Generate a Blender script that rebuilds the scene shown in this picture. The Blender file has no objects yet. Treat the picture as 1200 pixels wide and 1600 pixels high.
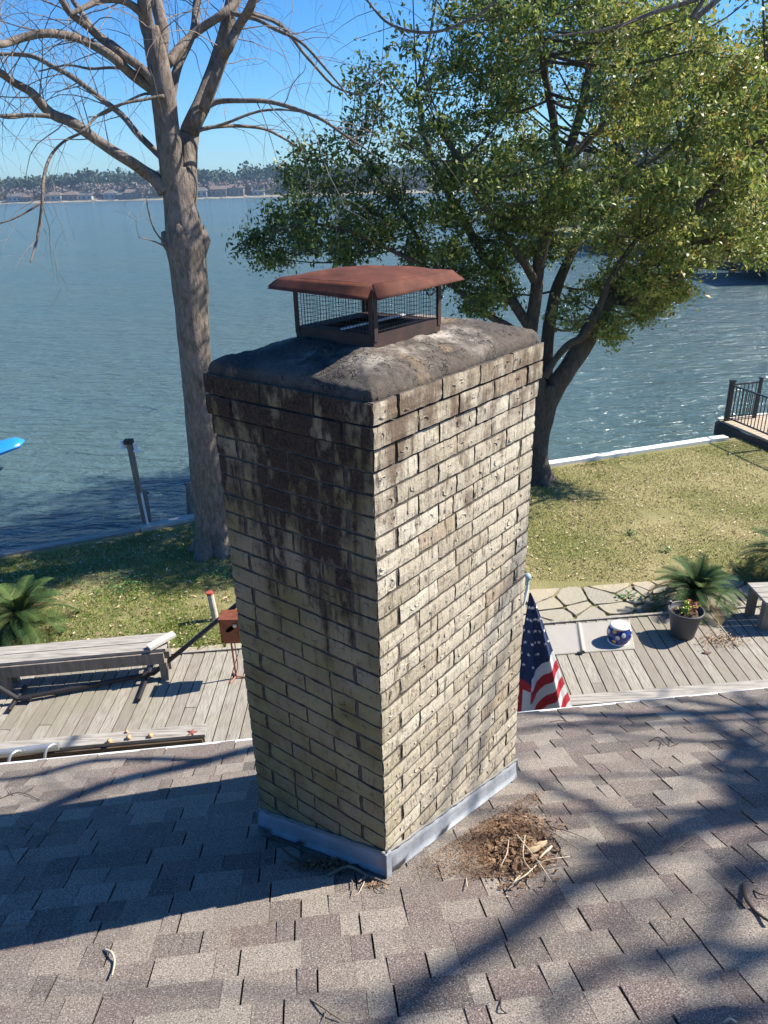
import bpy, math, random
import numpy as np
from mathutils import Vector, Matrix, noise
random.seed(7); rng = np.random.default_rng(7)
SC = bpy.context.scene; COL = SC.collection
R = math.radians
# ------------------------------------------------------------------ camera
F = 1165.0; CZ = 5.4
_dn = np.array([71., -2676., -1165.]); _up = -_dn/np.linalg.norm(_dn)
_fw = np.array([0, 0, -1.]); _fw = _fw-_up*(_fw@_up); _fw /= np.linalg.norm(_fw)
M3 = np.array([np.cross(_fw, _up), _fw, _up])
cam = bpy.data.cameras.new('camera'); co = bpy.data.objects.new('camera', cam); COL.objects.link(co)
cam.sensor_fit = 'VERTICAL'; cam.sensor_height = 24; cam.lens = 24*F/1600; cam.clip_start = .05; cam.clip_end = 12000
mw = Matrix([list(M3[i])+[0] for i in range(3)]+[[0, 0, 0, 1]]); mw.translation = (0, 0, CZ)
co.matrix_world = mw; SC.camera = co
SC.render.resolution_x = 768; SC.render.resolution_y = 1024
# ------------------------------------------------------------------ light
SAZ, SEL = 14.0, 45.0        # azimuth from +X towards +Y, elevation
S = Vector((math.cos(R(SEL))*math.cos(R(SAZ)), math.cos(R(SEL))*math.sin(R(SAZ)), math.sin(R(SEL))))
w = bpy.data.worlds.new('World'); SC.world = w; w.use_nodes = True
wn = w.node_tree.nodes; wl = w.node_tree.links
sky = wn.new('ShaderNodeTexSky'); sky.sky_type = 'NISHITA'; sky.sun_disc = False
sky.sun_elevation = R(SEL); sky.sun_rotation = R(90-SAZ); sky.air_density = 1.0; sky.dust_density = 0.5; sky.ozone_density = 1.0
hs = wn.new('ShaderNodeHueSaturation'); hs.inputs['Saturation'].default_value = 1.15; hs.inputs['Value'].default_value = 1.0
mt = wn.new('ShaderNodeMix'); mt.data_type = 'RGBA'; mt.blend_type = 'MULTIPLY'; mt.inputs[0].default_value = 1; mt.inputs[7].default_value = (.64, .93, 1.32, 1)
wl.new(sky.outputs[0], mt.inputs[6]); wl.new(mt.outputs[2], hs.inputs['Color']); wl.new(hs.outputs[0], wn['Background'].inputs[0])
wn['Background'].inputs[1].default_value = 0.068
sl_ = bpy.data.lights.new('sun', 'SUN'); sl_.energy = 5.0; sl_.angle = R(0.53); sl_.color = (1.0, .93, .80)
so = bpy.data.objects.new('sun', sl_); COL.objects.link(so); so.rotation_euler = S.to_track_quat('Z', 'Y').to_euler()
so.location = S*30
SC.view_settings.view_transform = 'Standard'; SC.view_settings.look = 'None'; SC.view_settings.exposure = 1.06; SC.view_settings.gamma = 1
# ------------------------------------------------------------------ placing helpers (survey of the photo)
def ray(px, py): return M3@np.array([(px-600)/F, -(py-800)/F, -1.])
def P(px, py, z):
    r = ray(px, py); t = (z-CZ)/r[2]; return Vector((r[0]*t, r[1]*t, z))
def PY(px, py, Y):
    r = ray(px, py); t = Y/r[1]; return Vector((r[0]*t, Y, CZ+r[2]*t))
EAZ = R(6.2); SL = math.tan(R(22.3))
Ee = Vector((math.cos(EAZ), math.sin(EAZ), 0)); Eg = Vector((-math.sin(EAZ), math.cos(EAZ), 0)); E0 = Vector((-2.174, 3.263, 2.5))
RN = (Eg*SL+Vector((0, 0, 1))).normalized()
def roofp(s, d, h=0): return E0+Ee*s-Eg*d+Vector((0, 0, d*SL))+RN*h   # along eave, back from eave, above plane
def PR(px, py, h=0):
    r = Vector(ray(px, py)); c = Vector((0, 0, CZ)); return c+r*((RN.dot(E0)+h-RN.dot(c))/RN.dot(r))
# ------------------------------------------------------------------ mesh helpers
class MB:
    def __init__(s): s.v = []; s.f = []; s.t = []; s.m = []
    def face(s, pts, t=0., m=0):
        n = len(s.v); s.v += [tuple(p) for p in pts]; s.f.append(tuple(range(n, n+len(pts)))); s.t.append(t); s.m.append(m)
    def box(s, c, d, ax=None, t=0., m=0, j=0.):
        ax = ax or (Vector((1, 0, 0)), Vector((0, 1, 0)), Vector((0, 0, 1))); c = Vector(c); n = len(s.v)
        for k in range(8):
            q = c.copy()
            for i in range(3): q += ax[i]*(d[i]*.5*(1 if (k >> i) & 1 else -1)+(random.uniform(-j, j) if j else 0))
            s.v.append(tuple(q))
        for a in ((0, 2, 3, 1), (4, 5, 7, 6), (0, 1, 5, 4), (2, 6, 7, 3), (0, 4, 6, 2), (1, 3, 7, 5)):
            s.f.append(tuple(n+i for i in a)); s.t.append(t); s.m.append(m)
    def bar(s, a, b, w, h=None, t=0., m=0, up=(0, 0, 1)):
        a = Vector(a); b = Vector(b); h = h or w; d = b-a; L = d.length; d.normalize(); u = Vector(up)
        if abs(d.dot(u)) > .98: u = Vector((0, 1, 0))
        x = d.cross(u).normalized(); y = x.cross(d).normalized(); s.box((a+b)/2, (w, L, h), (x, d, y), t, m)
    def tube(s, pts, rad, n=8, t=0., m=0, cap=True, flute=None, wob=0.):
        pts = [Vector(p) for p in pts]
        if not hasattr(rad, '__len__'): rad = [rad]*len(pts)
        base = len(s.v); up = None
        for i, p in enumerate(pts):
            d = (pts[min(i+1, len(pts)-1)]-pts[max(i-1, 0)])
            if d.length < 1e-9: d = Vector((0, 0, 1))
            d.normalize()
            if up is None: up = Vector((0, 1, 0)) if abs(d.y) < .9 else Vector((1, 0, 0))
            x = (up-d*up.dot(d)).normalized(); up = x; y = d.cross(x)
            for k in range(n):
                a = 2*math.pi*k/n; r = rad[i]
                if flute: r *= flute(a, p)
                s.v.append(tuple(p+(x*math.cos(a)+y*math.sin(a))*r))
        for i in range(len(pts)-1):
            for k in range(n):
                a = base+i*n+k; b = base+i*n+(k+1) % n
                s.f.append((a, b, b+n, a+n)); s.t.append(t); s.m.append(m)
        if cap and n > 2:
            s.f.append(tuple(base+k for k in reversed(range(n)))); s.t.append(t); s.m.append(m)
            e = base+(len(pts)-1)*n; s.f.append(tuple(e+k for k in range(n))); s.t.append(t); s.m.append(m)
    def lathe(s, c, prof, n=24, t=0., m=0, ax=None):
        c = Vector(c); base = len(s.v); ax = ax or (Vector((1, 0, 0)), Vector((0, 1, 0)), Vector((0, 0, 1)))
        for r, z in prof:
            for k in range(n):
                a = 2*math.pi*k/n; s.v.append(tuple(c+ax[0]*(r*math.cos(a))+ax[1]*(r*math.sin(a))+ax[2]*z))
        for i in range(len(prof)-1):
            for k in range(n):
                a = base+i*n+k; b = base+i*n+(k+1) % n
                s.f.append((a, b, b+n, a+n)); s.t.append(t); s.m.append(m)
    def grid(s, fn, nu, nv, t=0., m=0):
        base = len(s.v)
        for j in range(nv+1):
            for i in range(nu+1): s.v.append(tuple(fn(i/nu, j/nv)))
        for j in range(nv):
            for i in range(nu):
                a = base+j*(nu+1)+i; s.f.append((a, a+1, a+nu+2, a+nu+1))
                s.t.append(t(i/nu, j/nv) if callable(t) else t); s.m.append(m((i+.5)/nu, (j+.5)/nv) if callable(m) else m)
    def build(s, name, mat, parent=None, smooth=False, **tags):
        off = Vector((0, 0, 0))
        if parent is not None and not parent.get('_local'): off = parent.location
        vs = np.array(s.v, dtype=np.float64).reshape(-1, 3)-np.array(off)
        me = bpy.data.meshes.new(name); me.from_pydata(vs.tolist(), [], s.f)
        a = me.attributes.new('tint', 'FLOAT', 'FACE'); a.data.foreach_set('value', np.array(s.t, dtype=np.float32))
        for q in (mat if isinstance(mat, (list, tuple)) else [mat]): me.materials.append(q)
        me.polygons.foreach_set('material_index', s.m)
        if smooth: me.polygons.foreach_set('use_smooth', [True]*len(s.f))
        me.update(); o = bpy.data.objects.new(name, me); COL.objects.link(o)
        if parent is not None: o.parent = parent
        for k, v in tags.items(): o[k] = v
        return o
def quads(name, V, T, mat, parent=None, k=4, off=(0, 0, 0), **tags):
    """V: (n,k,3) numpy array of faces."""
    n = len(V); me = bpy.data.meshes.new(name); me.vertices.add(n*k); me.vertices.foreach_set('co', (V-np.array(off)).reshape(-1).astype(np.float32))
    me.loops.add(n*k); me.loops.foreach_set('vertex_index', np.arange(n*k, dtype=np.int32))
    me.polygons.add(n); me.polygons.foreach_set('loop_start', np.arange(0, n*k, k, dtype=np.int32)); me.polygons.foreach_set('loop_total', np.full(n, k, dtype=np.int32))
    a = me.attributes.new('tint', 'FLOAT', 'FACE'); a.data.foreach_set('value', np.asarray(T, dtype=np.float32))
    me.materials.append(mat); me.update(); me.validate(); o = bpy.data.objects.new(name, me); COL.objects.link(o)
    if parent is not None: o.parent = parent
    for kk, v in tags.items(): o[kk] = v
    return o
def thing(name, loc, label, cat, group=None, local=False, rz=0):
    o = bpy.data.objects.new(name, None); COL.objects.link(o); o.location = loc; o.rotation_euler = (0, 0, rz); o.empty_display_size = .1
    o['label'] = label; o['category'] = cat
    if group: o['group'] = group
    if local: o['_local'] = 1
    return o
def copy_tree(o, parent=None):
    c = o.copy(); COL.objects.link(c)
    if parent: c.parent = parent
    for ch in [x for x in bpy.data.objects if x.parent == o]: copy_tree(ch, c)
    return c
# ------------------------------------------------------------------ materials
class NT:
    def __init__(s, name):
        s.m = bpy.data.materials.new(name); s.m.use_nodes = True; s.n = s.m.node_tree.nodes; s.l = s.m.node_tree.links
        s.b = s.n['Principled BSDF']; s.tc = s.n.new('ShaderNodeTexCoord')
    def co(s, scale=(1, 1, 1), src='Object', rot=(0, 0, 0)):
        mp = s.n.new('ShaderNodeMapping'); mp.inputs['Scale'].default_value = scale; mp.inputs['Rotation'].default_value = rot; s.l.new(s.tc.outputs[src], mp.inputs[0]); return mp.outputs[0]
    def noise(s, scale, detail=4, st=(1, 1, 1), rough=.55, dist=0., rot=(0, 0, 0)):
        t = s.n.new('ShaderNodeTexNoise'); t.inputs['Scale'].default_value = scale; t.inputs['Detail'].default_value = detail; t.inputs['Roughness'].default_value = rough
        t.inputs['Distortion'].default_value = dist; s.l.new(s.co(st, rot=rot), t.inputs[0]); return t.outputs[0]
    def vor(s, scale, feature='F1', st=(1, 1, 1), out=0):
        t = s.n.new('ShaderNodeTexVoronoi'); t.feature = feature; t.inputs['Scale'].default_value = scale; s.l.new(s.co(st), t.inputs[0]); return t.outputs[out]
    def tint(s):
        t = s.n.new('ShaderNodeAttribute'); t.attribute_name = 'tint'; return t.outputs['Fac']
    def ramp(s, fac, stops, interp='LINEAR'):
        t = s.n.new('ShaderNodeValToRGB'); cr = t.color_ramp; cr.interpolation = interp
        while len(cr.elements) < len(stops): cr.elements.new(.5)
        for e, (p, c) in zip(cr.elements, stops): e.position = p; e.color = (c, c, c, 1) if not hasattr(c, '__len__') else (*c, 1)
        s.l.new(fac, t.inputs[0]); return t.outputs[0]
    def mix(s, fac, a, b, mode='MIX'):
        t = s.n.new('ShaderNodeMix'); t.data_type = 'RGBA'; t.blend_type = mode
        for i, v in ((0, fac), (6, a), (7, b)):
            if hasattr(v, 'is_output'): s.l.new(v, t.inputs[i])
            elif i == 0: t.inputs[0].default_value = v
            else: t.inputs[i].default_value = (*v, 1) if hasattr(v, '__len__') else (v, v, v, 1)
        return t.outputs[2]
    def math(s, op, a, b=0., c=0.):
        t = s.n.new('ShaderNodeMath'); t.operation = op
        for i, v in enumerate((a, b, c)):
            if hasattr(v, 'is_output'): s.l.new(v, t.inputs[i])
            else: t.inputs[i].default_value = v
        return t.outputs[0]
    def axis(s, i):
        t = s.n.new('ShaderNodeSeparateXYZ'); s.l.new(s.tc.outputs['Object'], t.inputs[0]); return t.outputs[i]
    def out(s, col, rough=.8, bump=None, bs=.3, bd=.01, spec=None, metal=0):
        if hasattr(col, 'is_output'): s.l.new(col, s.b.inputs['Base Color'])
        else: s.b.inputs['Base Color'].default_value = (*col, 1)
        if hasattr(rough, 'is_output'): s.l.new(rough, s.b.inputs['Roughness'])
        else: s.b.inputs['Roughness'].default_value = rough
        s.b.inputs['Metallic'].default_value = metal
        if spec is not None: s.b.inputs['Specular IOR Level'].default_value = spec
        if bump is not None:
            t = s.n.new('ShaderNodeBump'); t.inputs['Strength'].default_value = bs; t.inputs['Distance'].default_value = bd; s.l.new(bump, t.inputs['Height']); s.l.new(t.outputs[0], s.b.inputs['Normal'])
        return s.m
def simple(name, c, rough=.7, var=.25, sc=8, st=(1, 1, 1), bs=.2, bd=.005, metal=0, spec=None):
    m = NT(name); n = m.noise(sc, 5, st); c = np.array(c)
    col = m.ramp(n, [(.25, tuple(c*(1-var))), (.75, tuple(np.minimum(c*(1+var), 1)))]); return m.out(col, rough, n, bs, bd, spec, metal)
# ================================================================== BUILD
# ---------------------------------------------------------------- water
m = NT('water')
n1 = m.noise(2.6, 4, (.42, 1.25, 1), .55, .6, (0, 0, R(-14))); n2 = m.noise(.55, 3, (.5, 1.2, 1), .5, .3, (0, 0, R(8))); n3 = m.noise(9, 3, (.5, 1.1, 1), .5, .5, (0, 0, R(20)))
h = m.math('ADD', m.math('MULTIPLY', n1, .55), m.math('ADD', m.math('MULTIPLY', n2, .8), m.math('MULTIPLY', n3, .12)))
col = m.mix(m.noise(.05, 3, (.4, 1, 1)), (.050, .105, .125), (.095, .132, .118))
WATER = m.out(col, .12, h, 1.0, .5, .5); m.b.inputs['IOR'].default_value = 1.33
b = MB(); b.face([(-5000, -40, -.6), (5000, -40, -.6), (5000, 9000, -.6), (-5000, 9000, -.6)]); b.build('water', WATER, kind='structure')
# ---------------------------------------------------------------- lawn
BK = [Vector((-40, -1.2, 0)), Vector((-6.34, 11.03, 0)), Vector((-4.27, 11.90, 0)), Vector((-3.41, 12.35, 0)), Vector((3.29, 14.55, 0)), Vector((8.1, 16.15, 0)), Vector((30, 21.5, 0))]
def bky(x):
    for a, c in zip(BK, BK[1:]):
        if a.x <= x <= c.x: return a.y+(c.y-a.y)*(x-a.x)/(c.x-a.x)
    return 21.5
m = NT('lawn_soil')
pt = m.noise(.55, 4); fi = m.noise(38, 5)
xx = m.axis(0); side = m.math('MULTIPLY_ADD', xx, .05, .5)
g = m.mix(m.ramp(pt, [(.38, 0), (.62, 1)]), (.135, .155, .036), (.34, .29, .145))
g = m.mix(m.math('MULTIPLY', m.ramp(fi, [(.35, 0), (.7, 1)]), .55), g, (.33, .27, .16)); g = m.mix(m.ramp(m.noise(95, 3), [(.3, 1), (.5, 0)]), g, (.05, .055, .02))
LAWN = m.out(g, .95, fi, .8, .03, .15)
b = MB(); pts = [(-40, -30, 0)]+[tuple(q) for q in BK]+[(30, -30, 0)]; b.face(pts); top = b
for a, c in zip(BK, BK[1:]): b.face([a, c, (c.x, c.y, -2), (a.x, a.y, -2)])
b.build('lawn', LAWN, kind='structure')
# grass blades and fallen leaves
def inlawn(N, x0, x1, y0f, y1f):
    x = rng.uniform(x0, x1, N); y = np.array([rng.uniform(y0f(a), y1f(a)) for a in x]); return x, y
def lawn_y0(x): return 9.75-.12*max(0, x-2) if x > 1 else 8.15+.1*x
N = 190000
x, y = inlawn(N, -9.5, 10.5, lawn_y0, lambda a: bky(a)-.22)
nz = np.array([noise.noise((a*.8, c*.8, 0))+.45*noise.noise((a*3.1, c*3.1, 5)) for a, c in zip(x, y)])
left = x < -1
keep = (nz > np.where(left, -.22, -.28)-rng.uniform(0, .38, N)); x = x[keep]; y = y[keep]; nz = nz[keep]; left = left[keep]; N = len(x)
ang = rng.uniform(0, 2*np.pi, N); ln = rng.uniform(.02, .05, N)*np.where(left, 1.1, .8); wd = rng.uniform(.003, .006, N); lean = rng.uniform(.3, 1.5, N)*ln; la = rng.uniform(0, 2*np.pi, N)
base = np.stack([x, y, np.zeros(N)], 1); dx = np.stack([np.cos(ang)*wd, np.sin(ang)*wd, np.zeros(N)], 1); tip = base+np.stack([np.cos(la)*lean, np.sin(la)*lean, ln], 1)
tt = np.clip(rng.normal(.5, .2, N)+np.where(left, -.20, .22)-nz*.35, 0, 1)
m = NT('grass_blade'); c = m.ramp(m.tint(), [(0, (.055, .12, .014)), (.35, (.13, .20, .026)), (.6, (.30, .29, .08)), (1, (.52, .44, .22))]); GRASS = m.out(c, .6, spec=.2)
quads('grass', np.stack([base-dx, base+dx, tip], 1), tt, GRASS, k=3, kind='stuff', label='short patchy green and straw coloured grass on the lawn', category='grass')
def leafbits(name, C, size, tints, mat, zj=.02, **tags):
    n = len(C); a = rng.normal(size=(n, 3)); a[:, 2] *= .25; a /= np.linalg.norm(a, axis=1)[:, None]; c = rng.normal(size=(n, 3)); c[:, 2] *= .35
    c -= a*(a*c).sum(1)[:, None]; c /= np.linalg.norm(c, axis=1)[:, None]; s = size[:, None]; Cc = C+np.array([0, 0, 1])*rng.uniform(.002, zj, n)[:, None]
    return quads(name, np.stack([Cc-a*s, Cc-c*s*.45, Cc+a*s, Cc+c*s*.45], 1), tints, mat, **tags)
m = NT('dry_leaf'); DRY = m.out(m.ramp(m.tint(), [(0, (.085, .04, .02)), (.4, (.20, .11, .055)), (.75, (.42, .31, .19)), (1, (.62, .52, .38))]), .7)
N = 6500; x, y = inlawn(N, -9, 10, lawn_y0, lambda a: bky(a)-.25)
leafbits('fallen_leaves', np.stack([x, y, np.full(N, .012)], 1), rng.uniform(.012, .035, N), rng.uniform(.35, 1, N), DRY, .03, kind='stuff', label='tan fallen leaves scattered over the lawn', category='leaves')
# small green weed clumps
m = NT('weed_leaf'); WEED = m.out(m.ramp(m.tint(), [(0, (.03, .09, .02)), (1, (.10, .22, .05))]), .5)
C_ = []
for px, py, r in ((150, 885, .3), (45, 900, .35), (215, 905, .28), (190, 925, .3), (60, 915, .3), (350, 900, .3), (985, 936, .10), (985, 836, .05), (1040, 862, .05)):
    q = P(px, py, 0)
    for i in range(int(570*r)): C_.append((q.x+random.gauss(0, r), q.y+random.gauss(0, r*.5), random.uniform(0, .05)))
C_ = np.array(C_); C_ = C_[np.array([c[1] < bky(c[0])-.3 for c in C_])]
leafbits('weeds', C_, rng.uniform(.015, .035, len(C_)), rng.uniform(0, 1, len(C_)), WEED, .05, kind='stuff', label='darker green low weeds growing through the lawn', category='weeds')
# ---------------------------------------------------------------- bulkhead caps
CONC = simple('weathered_concrete', (.42, .41, .37), .85, .25, 6, bs=.3); WHITE = simple('white_trim', (.74, .74, .71), .5, .1, 9, bs=.08)
GREYW = simple('grey_wood', (.27, .25, .22), .85, .35, 7, (1, 6, 6), .3)
def capstrip(name, i0, i1, f0, f1, wdt, zt, mat, label, cat):
    r0 = BK[i0].lerp(BK[i1], f0); r1 = BK[i0].lerp(BK[i1], f1); t = thing(name, ((r0+r1)/2)+Vector((0, 0, 0)), label, cat)
    bb = MB(); bb.bar(r0+Vector((0, 0, zt/2)), r1+Vector((0, 0, zt/2)), wdt, zt); bb.build('coping', mat, t)
    d = (r1-r0).normalized(); nn = Vector((-d.y, d.x, 0)); bb = MB(); o = nn*(wdt*.5-.03)
    bb.bar(r0+o+Vector((0, 0, -.44)), r1+o+Vector((0, 0, -.44)), .05, .86); bb.build('face_boards', GREYW, t)
capstrip('seawall', 4, 5, -.02, .93, .2, .07, WHITE, 'bright white topped sea wall along the sunny lawn, ending at the fenced dock', 'sea wall')
capstrip('seawall', 2, 3, 0, 1.05, .2, .06, CONC, 'pale concrete sea wall piece between the two leaning wooden frames', 'sea wall')
capstrip('seawall', 1, 2, -.9, .99, .16, .04, GREYW, 'weathered grey sea wall along the shaded lawn at the far left', 'sea wall')
capstrip('seawall', 3, 4, .0, .975, .18, .055, CONC, 'grey sea wall in the gap hidden mostly behind the chimney', 'sea wall')
# ---------------------------------------------------------------- flagstones
def voronoi(box, n, seed, shrink=.013):
    r = np.random.default_rng(seed); x0, y0, x1, y1 = box; pts = np.stack([r.uniform(x0, x1, n), r.uniform(y0, y1, n)], 1)
    for _ in range(2):   # relax a little
        d = pts[:, None]-pts[None]; dd = (d**2).sum(2)+1e-3; pts += .004*(d/dd[..., None]).sum(1)/1.0*.15
    out = []
    for i, p in enumerate(pts):
        poly = [np.array(q, float) for q in ((x0, y0), (x1, y0), (x1, y1), (x0, y1))]
        for j, q in enumerate(pts):
            if i == j: continue
            nn = q-p; L = np.linalg.norm(nn)
            if L > 2.2: continue
            nn = nn/L; c = nn@((p+q)/2)-shrink; new = []
            for k in range(len(poly)):
                a, bb = poly[k], poly[(k+1) % len(poly)]; da, db = nn@a-c, nn@bb-c
                if da <= 0: new.append(a)
                if da*db < 0: new.append(a+(bb-a)*(da/(da-db)))
            poly = new
            if len(poly) < 3: break
        if len(poly) >= 3: out.append(poly)
    return out
m = NT('flagstone'); nn = m.noise(5, 6)
c = m.mix(m.ramp(nn, [(.3, 0), (.7, 1)]), m.ramp(m.tint(), [(0, (.25, .235, .20)), (.5, (.34, .295, .20)), (1, (.42, .34, .21))]), (.30, .27, .22))
STONE = m.out(c, .8, m.noise(14, 6), .5, .02)
b = MB()
def stones(x0, x1, u0, u1, n, seed):
    for poly in voronoi((x0, 0, x1, u1-u0), n, seed):
        cen = sum(poly)/len(poly); h = .02+random.uniform(0, .015); q = []
        for k in range(len(poly)):   # roughen the outline
            a, bb = poly[k], poly[(k+1) % len(poly)]; L = np.linalg.norm(bb-a); ns = max(1, int(L/.07))
            for s in range(ns):
                z = a+(bb-a)*(s/ns); z = cen+(z-cen)*(1-random.uniform(0, .055)-(0.05 if s == 0 else 0)); q.append(z)
        W3 = [Vector((z[0], z[1]+u0+.1*z[0], h+random.uniform(-.003, .003))) for z in q]; t = random.random()
        b.face(W3, t)
        for k in range(len(W3)): a, c = W3[k], W3[(k+1) % len(W3)]; b.face([a, (a.x, a.y, -.02), (c.x, c.y, -.02), c], t)
stones(.2, 5.2, 8.1, 9.18, 44, 3); stones(-3.4, .1, 8.08, 8.42, 24, 9)
b.build('flagstone_path', STONE, kind='structure')
N = 16000; x = rng.uniform(-3.4, 5.2, N); y = 8.1+.1*x+rng.uniform(0, 1.1, N)
nz = np.array([noise.noise((a*2, c*2, 3)) for a, c in zip(x, y)]); k = nz > -.05; x = x[k]; y = y[k]; N = len(x)
base = np.stack([x, y, np.full(N, .0)], 1); ang = rng.uniform(0, 6.28, N); dx = np.stack([np.cos(ang), np.sin(ang), np.zeros(N)], 1)*.005; tip = base+np.stack([rng.normal(0, .015, N), rng.normal(0, .015, N), rng.uniform(.02, .045, N)], 1)
quads('moss_grass', np.stack([base-dx, base+dx, tip], 1), rng.uniform(.05, .6, N), GRASS, k=3, kind='stuff', label='green grass sprouting between the flagstones', category='grass')
# ---------------------------------------------------------------- deck
m = NT('deck_board'); st = m.noise(9, 6, (9, .7, 9)); big = m.noise(1.2, 3)
c = m.ramp(m.tint(), [(0, (.225, .20, .17)), (.5, (.285, .26, .225)), (1, (.355, .33, .29))])
c = m.mix(m.ramp(st, [(.35, .8), (.6, 0)]), c, (.17, .14, .11)); c = m.mix(m.ramp(big, [(.45, 0), (.75, .55)]), c, (.20, .19, .12))
kn = m.vor(3.5, st=(3, .8, 1)); c = m.mix(m.ramp(kn, [(.035, .8), (.06, 0)]), c, (.10, .07, .05))
DECK = m.out(c, .85, st, .5, .006)
b = MB(); x = -7.; i = 0
while x < 8.2:
    wd = .138; y0 = 5.05+.1*x; y1 = 8.06+.1*x+.0
    cuts = [y0]+([y0+1.2+random.uniform(0, .9)] if random.random() < .35 else [])+[y1]
    for a, c in zip(cuts, cuts[1:]): b.box((x+wd/2+.02*0, (a+c)/2, .13+random.uniform(-.003, .003)), (wd-.013, c-a-.006, .04), t=random.random(), j=.0012)
    x += wd+.001; i += 1
b.build('deck', DECK, kind='structure')
b = MB(); b.bar((-7, 7.4-.03, .075), (8.2, 7.4-.03+1.52, .075), .0, .0) if 0 else None
b.bar((-7, 8.085-.7, .105), (8.2, 8.085+.82, .105), .045, .13, t=.9); b.bar((-7, 5.02-.7, .05), (8.2, 5.02+.82, .05), .045, .2); b.build('deck_edge', DECK, kind='structure')
b = MB(); b.face([(-7.2, 4.3, .012), (8.4, 5.9, .012), (8.4, 8.85, .012), (-7.2, 7.3, .012)]); b.build('soil_under_deck', simple('dark_soil', (.05, .04, .03), .95), kind='structure')
# ---------------------------------------------------------------- far shore
DGREEN = NT('pine_far'); DG = DGREEN.out(DGREEN.ramp(DGREEN.tint(), [(0, (.018, .036, .02)), (.6, (.04, .065, .033)), (1, (.075, .10, .05))]), .9)
BRN = NT('bare_far'); BR = BRN.out(BRN.ramp(BRN.tint(), [(0, (.12, .09, .078)), (.6, (.19, .145, .125)), (1, (.25, .20, .17))]), .95)
FARS = simple('shore_soil', (.22, .19, .14), .95, .3, .02)
def shy(x): return 815+.15*abs(x)*.0+12*math.sin(x*.013)+8*math.sin(x*.041)
b = MB(); xs = list(range(-1400, 1600, 25))
for a, c in zip(xs, xs[1:]):
    b.face([(a, shy(a), -.7), (c, shy(c), -.7), (c, shy(c)+18, 2.5), (a, shy(a)+18, 2.5)]); b.face([(a, shy(a)+18, 2.5), (c, shy(c)+18, 2.5), (c, 1500, 9), (a, 1500, 9)])
b.build('far_shore', FARS, kind='structure')
def farwood(name, n, dy0, dy1, h0, h1, mat, label, x0=-520, x1=460, nq=46, spread=.42, bottom=.3, q=1.6):
    V = []; T = []
    for i in range(n):
        x = random.uniform(x0, x1); y = shy(x)+random.uniform(dy0, dy1); H = random.uniform(h0, h1)*(1+.22*noise.noise((x*.012, 3, 1))); rr = H*spread*random.uniform(.6, 1); t0 = random.random()*.5
        c = rng.normal(size=(nq, 3)); c /= np.linalg.norm(c, axis=1)[:, None]; c *= rng.uniform(.4, 1, nq)[:, None]
        cz = H*(bottom+(1-bottom)/2); C = np.array([x, y, 1.5])+c*np.array([rr, rr, H*(1-bottom)/2])+np.array([0, 0, cz])
        a = rng.normal(size=(nq, 3)); a /= np.linalg.norm(a, axis=1)[:, None]; d = np.cross(a, rng.normal(size=(nq, 3))); d /= np.linalg.norm(d, axis=1)[:, None]; s = rng.uniform(.5, 1.2, nq)[:, None]*q
        V.append(np.stack([C-a*s, C-d*s, C+a*s, C+d*s], 1)); T.append(np.clip(t0+rng.uniform(0, .5, nq), 0, 1))
    quads(name, np.concatenate(V), np.concatenate(T), mat, kind='stuff', label=label, category='trees')
farwood('far_pine_wood', 560, 60, 150, 21, 31, DG, 'dark green pine wood along the far shore of the lake', bottom=.25, nq=150, q=1.7)
farwood('far_bare_wood', 620, 14, 70, 9, 16, BR, 'brown leafless wood in front of the pines on the far shore', bottom=.02, spread=.5, nq=110, q=1.3)
FW = simple('far_wall', (.22, .165, .14), .9); FW2 = simple('far_wall_white', (.36, .36, .36), .9); FR = simple('far_roof', (.11, .10, .095), .9); FR2 = simple('far_roof_brown', (.14, .10, .08), .9); FWIN = simple('far_window', (.06, .07, .09), .2)
def lake_house(px, wd, hh, wall, roof, label, hip=False):
    q = PY(px, 310, 812); x = q.x; y = shy(x)+10; D = 12; z = 1.2
    t = thing('lake_house', (x, y, z), label, 'house', 'houses along the far shore')
    b = MB(); b.box((x, y+D/2, z+hh/2), (wd, D, hh)); b.build('wall', wall, t)
    b = MB(); o = 1; rh = 3.4; x0, x1, y0, y1 = x-wd/2-o, x+wd/2+o, y-o, y+D+o; ym = y+D/2; zz = z+hh+.02; k = 5 if hip else .01
    b.face([(x0, y0, zz), (x1, y0, zz), (x1-k, ym, zz+rh), (x0+k, ym, zz+rh)]); b.face([(x1, y1, zz), (x0, y1, zz), (x0+k, ym, zz+rh), (x1-k, ym, zz+rh)]); b.face([(x0, y1, zz), (x0, y0, zz), (x0+k, ym, zz+rh)]); b.face([(x1, y0, zz), (x1, y1, zz), (x1-k, ym, zz+rh)])
    b.build('roof', roof, t)
    nw = max(2, int(wd/4.5))
    for i in range(nw):
        b = MB(); b.box((x-wd/2+(i+.5)*wd/nw, y-.06, z+hh*.45), (wd/nw*.55, .1, hh*.5)); b.build('window', FWIN, t)
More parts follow.
